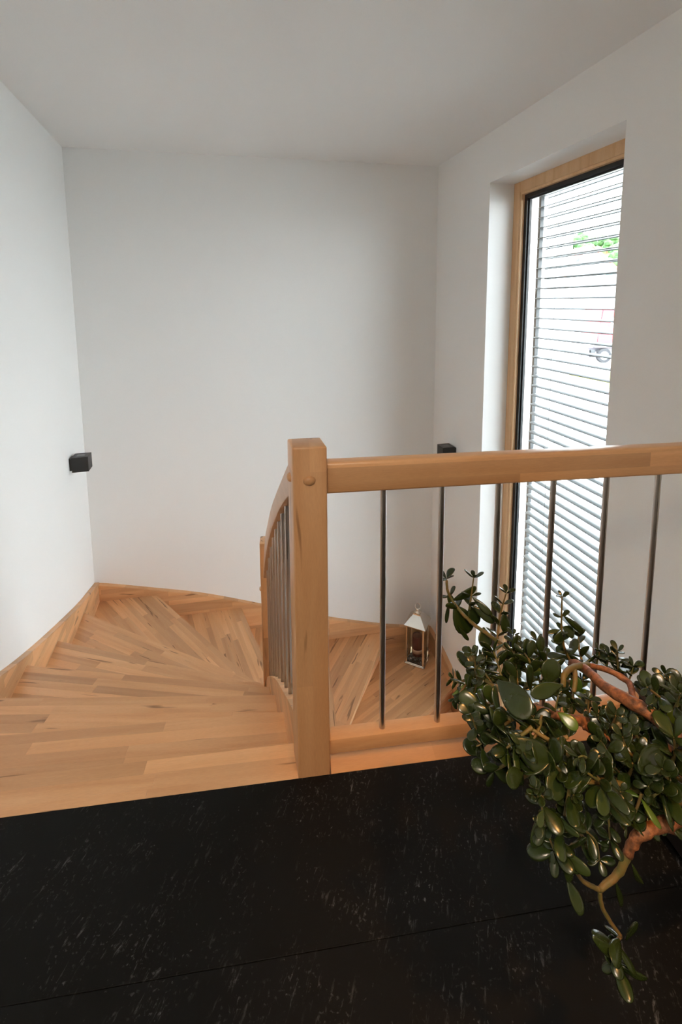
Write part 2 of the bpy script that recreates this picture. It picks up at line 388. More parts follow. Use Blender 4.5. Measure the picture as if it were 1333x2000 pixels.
def tread(k, poly, o, i):
    z = -k * RISE
    ang = math.atan2(i[1] - o[1], i[0] - o[0])
    R_ = Matrix.Rotation(-ang, 2)
    loc = [tuple(R_ @ Vector((p[0] - o[0], p[1] - o[1]))) for p in poly]
    if area(loc) < 1e-4: return
    bm = bmesh.new(); add_prism(bm, loc, -TOPB + 0.001, -0.0065)
    core = from_bm('tread', bm, M_core, stair)
    core.location = (o[0], o[1], z); core.rotation_euler = (0, 0, ang)
    ymin, ymax = min(p[1] for p in loc), max(p[1] for p in loc)
    # staves start at the nosing and run towards the riser side
    nose_hi = abs(ymax) < abs(ymin)
    w = 0.0425; y = 0.0; side = -1 if nose_hi else 1
    lim = abs(ymin if nose_hi else ymax)
    while y < lim - 1e-4:
        y2 = min(y + w, lim); a_, b_ = (y, y2) if side > 0 else (-y2, -y)
        row = clip(clip(loc, 0, 1, b_), 0, -1, -a_)
        first = y == 0
        if y == 0: # include the sliver in front of the nosing line
            row = clip(loc, 0, side, y2 if side > 0 else y2)
        y = y2
        if len(row) < 3: continue
        x0, x1 = min(p[0] for p in row), max(p[0] for p in row)
        x = x0; cuts = [x0]
        x += random.uniform(0.15, 0.75)
        while x < x1 - 0.12:
            cuts.append(x); x += random.uniform(0.40, 0.85)
        cuts.append(x1)
        for ca, cb in zip(cuts, cuts[1:]):
            pc = clip(clip(row, 1, 0, cb - 0.0001), -1, 0, -ca - 0.0001)
            if len(pc) < 3 or area(pc) < 6e-5: continue
            bm = bmesh.new(); add_prism(bm, pc, -0.0065, 0.0)
            edges = [e for e in bm.edges if e.verts[0].co.z > -1e-6 and e.verts[1].co.z > -1e-6]
            nose = [e for e in edges if first and max(abs(e.verts[0].co.y), abs(e.verts[1].co.y)) < 0.004 and abs(e.verts[0].co.x - e.verts[1].co.x) > 0.02]
            edges = [e for e in edges if e not in nose]
            if nose: bmesh.ops.bevel(bm, geom=nose, offset=0.0045, segments=2, affect='EDGES')
            else: bmesh.ops.bevel(bm, geom=edges, offset=0.0002, segments=1, affect='EDGES')
            from_bm('stave', bm, M_stave, core)
for k, (o, i) in enumerate(NOSE):
    if k == 0:
        poly = [o, i, (-0.0005, 0.0), (-1.195, 0.0)]
    else:
        po, pi = NOSE[k - 1]; d = Vector((pi[0] - po[0], pi[1] - po[1])).normalized()
        nrm = Vector((d.y, -d.x)) if k < 8 else Vector((d.y, -d.x))
        mid = Vector(((o[0] + i[0]) / 2 - po[0], (o[1] + i[1]) / 2 - po[1]))
        if nrm.dot(mid) > 0: nrm = -nrm
        poly = hull([o, i, (pi[0] + nrm.x * 0.03, pi[1] + nrm.y * 0.03), (po[0] + nrm.x * 0.03, po[1] + nrm.y * 0.03)] + CORN.get(k, []))
    tread(k, poly, o, i)

for k in range(1, len(NOSE)):     # riser boards, set back under each nosing
    po, pi = NOSE[k - 1]; o = NOSE[k][0]; i = NOSE[k][1]
    d = Vector((pi[0] - po[0], pi[1] - po[1])).normalized(); nrm = Vector((d.y, -d.x))
    if nrm.dot(Vector(((o[0] + i[0]) / 2 - po[0], (o[1] + i[1]) / 2 - po[1]))) > 0: nrm = -nrm
    a, b = Vector(po) + nrm * 0.022, Vector(pi) + nrm * 0.022
    L = (b - a).length
    bm = bmesh.new(); add_box(bm, 0, L, -0.009, 0.009, -RISE + 0.0005, -TOPB)
    rb = from_bm('riser', bm, M_core2, stair); rb.location = (a.x + nrm.x * 0.009, a.y + nrm.y * 0.009, -(k - 1) * RISE); rb.rotation_euler = (0, 0, math.atan2(d.y, d.x))

def ribbon(name, pts, thick, mat, parent, depth=0.30, bev=0.003):
    """stringer: pts = (x, y, z_top) along its wall-side face, thickness vector to the room side, constant depth"""
    bm = bmesh.new(); rows = []
    for (x, y, z), (tx, ty), dp in pts:
        rows.append([bm.verts.new((x, y, z)), bm.verts.new((x + tx, y + ty, z)), bm.verts.new((x + tx, y + ty, z - dp)), bm.verts.new((x, y, z - dp))])
    for a, b in zip(rows, rows[1:]):
        for k in range(4): bm.faces.new((a[k], a[(k + 1) % 4], b[(k + 1) % 4], b[k]))
    bm.faces.new(rows[0]); bm.faces.new(rows[-1][::-1])
    bmesh.ops.recalc_face_normals(bm, faces=bm.faces)
    if bev:
        es = [e for e in bm.edges if {v for v in e.verts} and any(e.verts[0] in (r[0], r[1]) and e.verts[1] in (s[0], s[1]) for r, s in zip(rows, rows[1:])) and (e.verts[0] in [r[1] for r in rows]) == (e.verts[1] in [r[1] for r in rows])]
        bmesh.ops.bevel(bm, geom=es, offset=bev, segments=2, affect='EDGES')
    o = from_bm(name, bm, mat, parent); shade_auto(o, 35); return o
ST = 0.040
# left wall stringer
prof = [(0.0, 0.03), (0.30, -0.10), (0.75, -0.32), (1.157, -0.514), (1.457, -0.644), (1.855, -0.799), (2.405, -0.998), (2.70, -1.085), (2.957, -1.160)]
pts = smooth_pts([(y, z, 0) for y, z in prof], 4)
ribbon('stringer', [((xl(p.x), p.x, p.y), (ST, 0), 0.34) for p in pts], ST, M_str, stair)
prof = [(CL[0], -1.160), (-1.65, -1.163), (-1.485, -1.198), (-1.232, -1.257), (-0.973, -1.318), (-0.797, -1.365), (-0.572, -1.437), (-0.319, -1.525), (0.0, -1.635), (0.356, -1.757), (0.815, -1.884), (1.15, -1.955), (CR[0], -2.002)]
pts = smooth_pts([(x, z, 0) for x, z in prof], 3)
ribbon('stringer', [((p.x, yb(p.x), p.y), (0, -ST), 0.36) for p in pts], ST, M_strx, stair)
prof = [(CR[1], -1.995), (3.027, -1.99), (2.823, -2.007), (2.675, -2.041), (2.516, -2.085), (2.25, -2.20), (1.9, -2.36), (1.4, -2.58)]
pts = smooth_pts([(y, z, 0) for y, z in prof], 3)
ribbon('stringer', [((xr(p.x), p.x, p.y), (-ST, 0), 0.40) for p in pts], ST, M_str, stair)
# inner stringer of the upper flight, its top edge swept
def xi(y): return 0.010 - 0.13 * y
prof = [(0.083, 0.045), (0.161, 0.043), (0.258, -0.015), (0.375, -0.093), (0.541, -0.205), (0.674, -0.296), (0.833, -0.419), (1.044, -0.592), (1.20, -0.73), (1.294, -0.84)]
pts = smooth_pts([(y, z, 0) for y, z in prof], 4)
ribbon('stringer', [((xi(p.x), p.x, p.y), (0.042, 0), 0.27 if p.x > 0.2 else 0.27) for p in pts], 0.042, M_str, stair, bev=0.005)
# inner string round the winder, below
path = [(-0.128, 1.375, -0.98), (-0.128, 1.60, -1.18), (-0.02, 1.74, -1.44), (0.25, 1.80, -1.80), (0.36, 1.86, -2.03), (0.40, 1.60, -2.25), (0.40, 1.20, -2.50)]
pts = smooth_pts(path, 3)
rows = []
for a_, p in enumerate(pts):
    d = (pts[min(a_ + 1, len(pts) - 1)] - pts[max(a_ - 1, 0)]); nrm = Vector((d.y, -d.x)).normalized() * 0.04
    rows.append(((p.x, p.y, p.z), (nrm.x, nrm.y), 0.30))
ribbon('stringer', rows, 0.04, M_str, stair, bev=0)

# ------------------------------------------------------------------ railings
def post(name, x0, x1, y0, y1, z0, z1, parent, mat=M_post):
    o = box(name, x0, x1, y0, y1, z0, z1, mat, parent, bev=0.005, seg=3); shade_auto(o, 40); return o
def peg(parent, center, direction, a=0.0155, b=0.0115, h=0.010):
    bm = bmesh.new(); add_lathe(bm, [(1.0, 0.0), (0.97, 0.35), (0.82, 0.65), (0.5, 0.9), (0, 1.0)], 20)
    for v in bm.verts: v.co = Vector((v.co.x * a, v.co.y * b, v.co.z * h))
    o = from_bm('peg_cap', bm, M_peg, parent, smooth=True); o.location = center
    o.rotation_euler = Vector(direction).to_track_quat('Z', 'Y').to_euler(); return o
def baluster(parent, x, y, z0, z1, r=0.008):
    bm = bmesh.new(); add_tube(bm, [(0, 0, 0), (0, 0, z1 - z0)], [r, r], 16)
    o = from_bm('baluster', bm, M_steel, parent); shade_auto(o, 50); o.location = (x, y, z0)
    return o
land = empty('landing_railing'); tag(land, 'straight beech landing railing with steel bars and tall square newel post', 'railing')
bm = bmesh.new(); add_prism(bm, [(0.0, 0.0), (0.085, 0.0), (0.0745, 0.083), (-0.0117, 0.083)], -0.012, 0.9035)   # follows the skew of the flight
bmesh.ops.bevel(bm, geom=list(bm.edges), offset=0.005, segments=3, profile=0.5, affect='EDGES')
shade_auto(from_bm('newel_post', bm, M_post, land), 40)
peg(land, (0.040, 0.0005, 0.819), (0, -1, 0)); peg(land, (-0.0055, 0.042, 0.815), (-1, -0.14, 0))
XE = xr(0.04) - 0.002
o = box('handrail', 0.062, XE, 0.0215, 0.0635, 0.772, 0.853, M_rail, land, bev=0.007, seg=3); shade_auto(o, 40)
o = box('bottom_rail', 0.062, XE, 0.0215, 0.0635, 0.035, 0.0785, M_rail, land, bev=0.004, seg=2); shade_auto(o, 40)
for k in range(10):
    baluster(land, 0.2345 + 0.1580 * k, 0.0425, 0.0775, 0.7725)
# landing nosing board under the bottom rail
bm = bmesh.new(); add_box(bm, 0.087, XE, 0.0005, 0.075, -0.040, 0.0005, bev=0.002)
brd = from_bm('landing_nosing', bm, M_rail, stair)
flight = empty('flight_railing'); tag(flight, 'sloping curved beech handrail with close steel bars down the winding flight', 'railing')
top = [(0.083, 0.862), (0.160, 0.812), (0.323, 0.706), (0.526, 0.572), (0.726, 0.432), (0.898, 0.290), (1.091, 0.122), (1.195, -0.022), (1.296, -0.165)]
bot = [(0.083, 0.766), (0.152, 0.722), (0.275, 0.651), (0.411, 0.566), (0.558, 0.464), (0.755, 0.318), (0.948, 0.156), (1.135, -0.025), (1.296, -0.225)]
def lin(tab, y):
    P = smooth_pts([(a, b, 0) for a, b in tab], 8)
    for a, b in zip(P, P[1:]):
        if a.x <= y <= b.x: return a.y + (b.y - a.y) * (y - a.x) / max(b.x - a.x, 1e-9)
    return P[-1].y if y > P[-1].x else P[0].y
bm = bmesh.new(); rows = []
NR = 40
for k in range(NR + 1):
    y = 0.084 + (1.294 - 0.084) * k / NR; x = xi(y); zt, zb = lin(top, y), lin(bot, y); w = 0.042; b_ = 0.006
    sec = [(x, zb + b_), (x, zt - b_), (x + b_ * 0.3, zt - b_ * 0.3), (x + b_, zt), (x + w - b_, zt), (x + w, zt - b_), (x + w, zb + b_), (x + w - b_, zb), (x + b_, zb), (x + b_ * 0.3, zb + b_ * 0.3)]
    rows.append([bm.verts.new((a, y, c)) for a, c in sec])
for a, b in zip(rows, rows[1:]):
    for k in range(len(a)): bm.faces.new((a[k], a[(k + 1) % len(a)], b[(k + 1) % len(a)], b[k]))
bm.faces.new(rows[0]); bm.faces.new(rows[-1][::-1])
o = from_bm('handrail', bm, M_railc, flight); shade_auto(o, 35)
def ztop_str(y):
    return lin([(0.083, 0.045), (0.161, 0.043), (0.258, -0.015), (0.375, -0.093), (0.541, -0.205), (0.674, -0.296), (0.833, -0.419), (1.044, -0.592), (1.20, -0.73), (1.294, -0.84)], y)
for y in (0.245, 0.379, 0.500, 0.622, 0.745, 0.868, 0.995, 1.125, 1.235):
    baluster(flight, xi(y) + 0.021, y, ztop_str(y) - 0.004, lin(bot, y) + 0.006, 0.0085)
post('newel_post', -0.174, -0.089, 1.295, 1.380, -1.20, -0.025, flight)
peg(flight, (-0.1745, 1.338, -0.31), (-1, 0, 0)); 

# ------------------------------------------------------------------ venetian blind outside the pane
blind = empty('venetian_blind'); tag(blind, 'outside venetian blind of pale grey slats lowered over the tall window', 'blind')
BS0, BS1 = 1.03, 2.118
bm = bmesh.new()
N_ = 9
for s in (BS0, BS1):
    pass
sec = []
for k in range(N_):
    t = k / (N_ - 1); d = 0.300 + 0.080 * t
    sec.append((d, 0.0095 * (1 - (2 * t - 1) ** 2)))
lips = [(0.3002, -0.0046)] + sec + [(0.3798, -0.0046)]
full = lips + [(d + (0.001 if d < 0.301 else -0.001 if d > 0.379 else 0), z - (0.0008 if 0.301 < d < 0.379 else 0.0)) for d, z in lips[::-1]]
va = [bm.verts.new(XF @ Vector((BS0, d, z))) for d, z in full]; vb = [bm.verts.new(XF @ Vector((BS1, d, z))) for d, z in full]
for k in range(len(full)): bm.faces.new((va[k], va[(k + 1) % len(full)], vb[(k + 1) % len(full)], vb[k]))
n2 = len(lips)
for v in (va, vb):
    for k in range(n2 - 1): bm.faces.new((v[k], v[k + 1], v[2 * n2 - 2 - k], v[2 * n2 - 1 - k]))
me = bpy.data.meshes.new('slat'); bmesh.ops.recalc_face_normals(bm, faces=bm.faces); bm.to_mesh(me); bm.free()
me.materials.append(M_slat)
for p in me.polygons: p.use_smooth = True
me.set_sharp_from_angle(angle=math.radians(35))
z = 2.002
while z > -2.12:
    o = bpy.data.objects.new('slat', me); COL.objects.link(o); o.parent = blind; o.location = (0, 0, z - 0.008); z -= 0.0715
def sbox(name, s0, s1, d0, d1, z0, z1, mat, parent, bev=0):
    bm = bmesh.new(); add_box(bm, s0, s1, d0, d1, z0, z1, bev=bev, xf=XF); return from_bm(name, bm, mat, parent)
sbox('guide_rail', 2.121, 2.145, 0.326, 0.356, -2.2, 2.10, M_alu, blind)
sbox('guide_rail', 1.015, 1.028, 0.330, 0.352, -2.2, 2.10, M_alu, blind)
sbox('head_rail', BS0, BS1, 0.31, 0.37, 2.03, 2.10, M_alu, blind)
M_cord = plain('dark_cord', (0.08, 0.085, 0.09), 0.8)
for s in (1.893, 1.25):
    for d in (0.2985, 0.3815):
        bm = bmesh.new(); add_tube(bm, [XF @ Vector((s, d, -2.13)), XF @ Vector((s, d, 2.04))], [0.0009, 0.0009], 6); from_bm('ladder_cord', bm, M_cord, blind)

# ------------------------------------------------------------------ wall lights: black cubes
M_lens = plain('dark_lens', (0.03, 0.03, 0.03), 0.2)
def wall_light(X0, A, y, z, side, label):
    ang = math.atan2(-A * side, side) if False else 0
    n = Vector((side, -A * side, 0)).normalized(); e = Vector((-n.y, n.x, 0))
    t = empty('wall_light', (X0 + A * y, y, z), math.atan2(n.y, n.x)); tag(t, label, 'lamp', 'cube wall lights')
    bm = bmesh.new(); add_box(bm, 0.018, 0.131, -0.058, 0.058, -0.057, 0.057, bev=0.002)
    from_bm('housing', bm, M_black, t)
    bm = bmesh.new(); add_box(bm, 0.0005, 0.018, -0.045, 0.045, -0.045, 0.045); from_bm('wall_plate', bm, M_black, t)
    for zz in (0.0572, -0.0572):
        bm = bmesh.new(); add_box(bm, 0.045, 0.105, -0.03, 0.03, min(zz, zz * 1.005), max(zz, zz * 1.005)); from_bm('lens', bm, M_lens, t)
wall_light(XL, AL, 2.535, 0.061, 1, 'small black cube wall light on the left white wall')
wall_light(XR, AR, 2.705, -0.040, -1, 'small black cube wall light on the right wall beside the window')

# ------------------------------------------------------------------ lantern on the lower winder tread, a red candle inside
LZ = -10 * RISE
lant = empty('lantern', (1.188, 2.912, LZ), math.radians(-33)); tag(lant, 'shiny nickel and glass lantern standing on the lower winder tread in the corner', 'lantern')
h0, hb, he = 0.100, 0.022, 0.395
bm = bmesh.new(); add_box(bm, -h0, h0, -h0, h0, 0.0, 0.012, bev=0.002); add_box(bm, -0.09, 0.09, -0.09, 0.09, 0.012, hb, bev=0.002)
from_bm('base', bm, M_chrome, lant)
for sx in (-1, 1):
    for sy in (-1, 1):
        bm = bmesh.new(); cx, cy = sx * 0.081, sy * 0.081
        add_box(bm, cx - 0.008, cx + 0.008, cy - 0.008, cy + 0.008, hb, he, bev=0.0015); from_bm('corner_post', bm, M_chrome, lant)
for (x0, x1, y0, y1) in ((-0.073, 0.073, -0.084, -0.082), (-0.073, 0.073, 0.082, 0.084), (-0.084, -0.082, -0.073, 0.073), (0.082, 0.084, -0.073, 0.073)):
    bm = bmesh.new(); add_box(bm, x0, x1, y0, y1, hb, he); from_bm('pane', bm, M_glass, lant)
bm = bmesh.new()
prof = [(0.104, he), (0.104, he + 0.006), (0.060, he + 0.062), (0.036, he + 0.090), (0.034, he + 0.100)]
rows = [[bm.verts.new((sx * r, sy * r, z)) for sx, sy in ((-1, -1), (1, -1), (1, 1), (-1, 1))] for r, z in prof]
for a, b in zip(rows, rows[1:]):
    for k in range(4): bm.faces.new((a[k], a[(k + 1) % 4], b[(k + 1) % 4], b[k]))
bm.faces.new(rows[0][::-1]); bm.faces.new(rows[-1])
from_bm('roof', bm, M_chrome, lant)
bm = bmesh.new(); add_lathe(bm, [(0, he + 0.098), (0.030, he + 0.098), (0.034, he + 0.106), (0.030, he + 0.113), (0.016, he + 0.118), (0.019, he + 0.127), (0.017, he + 0.136), (0.008, he + 0.143), (0, he + 0.147)], 24)
from_bm('finial', bm, M_chrome, lant, smooth=True)
bm = bmesh.new(); R0, r0 = 0.026, 0.0032; n1, n2 = 24, 8
vs = [[bm.verts.new(((R0 + r0 * math.cos(2 * math.pi * b / n2)) * math.cos(2 * math.pi * a / n1), r0 * math.sin(2 * math.pi * b / n2), (R0 + r0 * math.cos(2 * math.pi * b / n2)) * math.sin(2 * math.pi * a / n1))) for b in range(n2)] for a in range(n1)]
for a in range(n1):
    for b in range(n2): bm.faces.new((vs[a][b], vs[(a + 1) % n1][b], vs[(a + 1) % n1][(b + 1) % n2], vs[a][(b + 1) % n2]))
o = from_bm('ring_handle', bm, M_chrome, lant, smooth=True); o.location = (0, 0, he + 0.163); o.rotation_euler = (math.radians(-35), 0, 0)
M_wax = plain('dark_red_wax', (0.10, 0.010, 0.012), 0.45); M_band = plain('pale_paper_band', (0.55, 0.36, 0.27), 0.8); M_wick = plain('wick', (0.02, 0.02, 0.02), 0.9)
can = empty('candle', (1.188, 2.912, LZ + hb + 0.0405)); tag(can, 'dark red pillar candle with pale band inside the nickel lantern', 'candle')
bm = bmesh.new(); add_lathe(bm, [(0, 0), (0.048, 0), (0.050, 0.004), (0.050, 0.190), (0.046, 0.197), (0.03, 0.192), (0, 0.190)], 28); from_bm('wax_body', bm, M_wax, can, smooth=True)
bm = bmesh.new(); add_lathe(bm, [(0.0503, 0.030), (0.0512, 0.030), (0.0512, 0.068), (0.0503, 0.068), (0.0503, 0.030)], 28); from_bm('paper_band', bm, M_band, can, smooth=True)
bm = bmesh.new(); add_tube(bm, [(0, 0, 0.188), (0.001, 0, 0.198), (0.003, 0, 0.206)], [0.0012] * 3, 6); from_bm('wick', bm, M_wick, can)
M_peb = plain('grey_pebble', (0.10, 0.10, 0.11), 0.5)
bm = bmesh.new(); rnd = random.Random(3)
for k in range(150):
    a, b, c_ = (rnd.uniform(0.007, 0.011) for _ in range(3)); lay = k // 55
    m4 = Matrix.Translation((rnd.uniform(-0.068, 0.068), rnd.uniform(-0.068, 0.068), 0.006 + 0.012 * lay)) @ Matrix.Rotation(rnd.uniform(0, 6.3), 4, 'Z') @ Matrix.Diagonal((a, b, 0.6 * c_, 1))
    bmesh.ops.create_icosphere(bm, subdivisions=1, radius=1, matrix=m4)
peb = from_bm('pebbles', bm, M_peb, None, smooth=True); peb.location = (1.188, 2.912, LZ + hb + 0.0015); peb.rotation_euler = (0, 0, math.radians(-33))
tag(peb, 'bed of small grey pebbles under the candle in the lantern', 'pebbles', kind='stuff')

# ------------------------------------------------------------------ low black cabinet and pot at the right of the landing
M_cab = plain('matt_black_lacquer', (0.006, 0.006, 0.0065), 0.5, spec=0.25)
M_cabtop = plain('dark_stained_top', (0.035, 0.022, 0.018), 0.5)
cab = empty('low_cabinet', (0.835, -0.90, 0)); tag(cab, 'low matt black cabinet under the jade plant beside the railing', 'cabinet')
for nm, a in (('body', (0.0, 0.60, 0.0, 0.74, 0.03, 0.293)), ('top_board', (-0.004, 0.604, -0.004, 0.750, 0.293, 0.315)), ('plinth', (0.02, 0.58, 0.02, 0.72, 0.0005, 0.03)), ('door', (0.004, 0.298, -0.018, -0.0005, 0.035, 0.290)), ('door', (0.302, 0.596, -0.018, -0.0005, 0.035, 0.290))):
    bm = bmesh.new(); add_box(bm, *a, bev=0.002); from_bm(nm, bm, M_cabtop if nm == 'top_board' else M_cab, cab)
M_pot = plain('dark_glazed_pot', (0.02, 0.02, 0.022), 0.3); M_soil = plain('potting_soil', (0.02, 0.013, 0.009), 0.95, bump=0.8, bscale=300)
pot = empty('plant_pot', (0.99, -0.50, 0.3155)); tag(pot, 'dark glazed flower pot standing on the low black cabinet', 'pot')
bm = bmesh.new(); add_lathe(bm, [(0, 0), (0.085, 0), (0.092, 0.006), (0.125, 0.150), (0.130, 0.165), (0.124, 0.168), (0.116, 0.150), (0.086, 0.012), (0, 0.012)], 36); from_bm('pot_body', bm, M_pot, pot, smooth=True)
bm = bmesh.new(); add_lathe(bm, [(0, 0.140), (0.111, 0.138), (0.112, 0.120), (0, 0.120)], 30); from_bm('soil', bm, M_soil, pot)


# plant skeleton, metres: branches (kind, bark, radii, points), twigs (leaf pairs, leaf length base/tip, young, points), single leaves (base, tip, width, roll, young)
BRANCHES=[
('trunk','bark',0.0107,0.0080,[(0.697,-0.520,0.496),(0.571,-0.540,0.596),(0.532,-0.520,0.624),(0.509,-0.460,0.614),(0.520,-0.380,0.583),(0.533,-0.330,0.549)]),
('branch','bark',0.0059,0.0048,[(0.551,-0.520,0.607),(0.558,-0.460,0.587),(0.581,-0.420,0.580),(0.564,-0.390,0.581),(0.545,-0.360,0.569)]),
('branch','stem',0.0058,0.0043,[(0.545,-0.360,0.569),(0.488,-0.400,0.605),(0.450,-0.430,0.622),(0.441,-0.440,0.609)]),
('branch','stem',0.0046,0.0035,[(0.488,-0.400,0.604),(0.470,-0.430,0.607),(0.461,-0.440,0.596)]),
('branch','stem',0.0060,0.0036,[(0.548,-0.330,0.504),(0.538,-0.280,0.469),(0.539,-0.200,0.433),(0.520,-0.120,0.408),(0.512,-0.040,0.381),(0.484,0.010,0.383),(0.462,0.045,0.393),(0.443,0.075,0.413),(0.431,0.085,0.438),(0.429,0.090,0.469)]),
('branch','bark',0.0080,0.0047,[(0.644,-0.460,0.477),(0.507,-0.480,0.560),(0.411,-0.500,0.612),(0.381,-0.500,0.624),(0.343,-0.500,0.645)]),
('trunk','bark',0.0125,0.0066,[(0.705,-0.520,0.419),(0.552,-0.570,0.497),(0.507,-0.580,0.507),(0.474,-0.580,0.496),(0.460,-0.580,0.468)]),
('branch','stem',0.0062,0.0040,[(0.460,-0.580,0.468),(0.446,-0.580,0.437),(0.420,-0.580,0.416)]),
('trunk','bark',0.0076,0.0051,[(0.710,-0.520,0.370),(0.565,-0.560,0.460),(0.511,-0.580,0.506)]),
('branch','stem',0.0033,0.0021,[(0.420,-0.580,0.416),(0.402,-0.580,0.428),(0.387,-0.580,0.444),(0.353,-0.600,0.514),(0.344,-0.600,0.530)]),
('branch','stem',0.0033,0.0026,[(0.420,-0.580,0.415),(0.425,-0.580,0.388),(0.441,-0.580,0.357),(0.459,-0.580,0.330)]),
('branch','bark',0.0067,0.0040,[(0.645,-0.500,0.472),(0.521,-0.520,0.547),(0.458,-0.520,0.593),(0.438,-0.500,0.593)]),
('branch','stem',0.0057,0.0021,[(0.609,-0.520,0.454),(0.438,-0.570,0.574),(0.368,-0.580,0.596),(0.324,-0.580,0.579)]),
('branch','stem',0.0039,0.0017,[(0.360,-0.500,0.634),(0.319,-0.500,0.622),(0.297,-0.480,0.578),(0.290,-0.460,0.543)]),
('branch','stem',0.0040,0.0020,[(0.354,-0.480,0.624),(0.353,-0.400,0.574),(0.332,-0.350,0.561),(0.311,-0.330,0.537),(0.296,-0.320,0.527)]),
('branch','stem',0.0042,0.0022,[(0.415,-0.580,0.585),(0.373,-0.570,0.624),(0.348,-0.560,0.641),(0.323,-0.550,0.654)]),
]
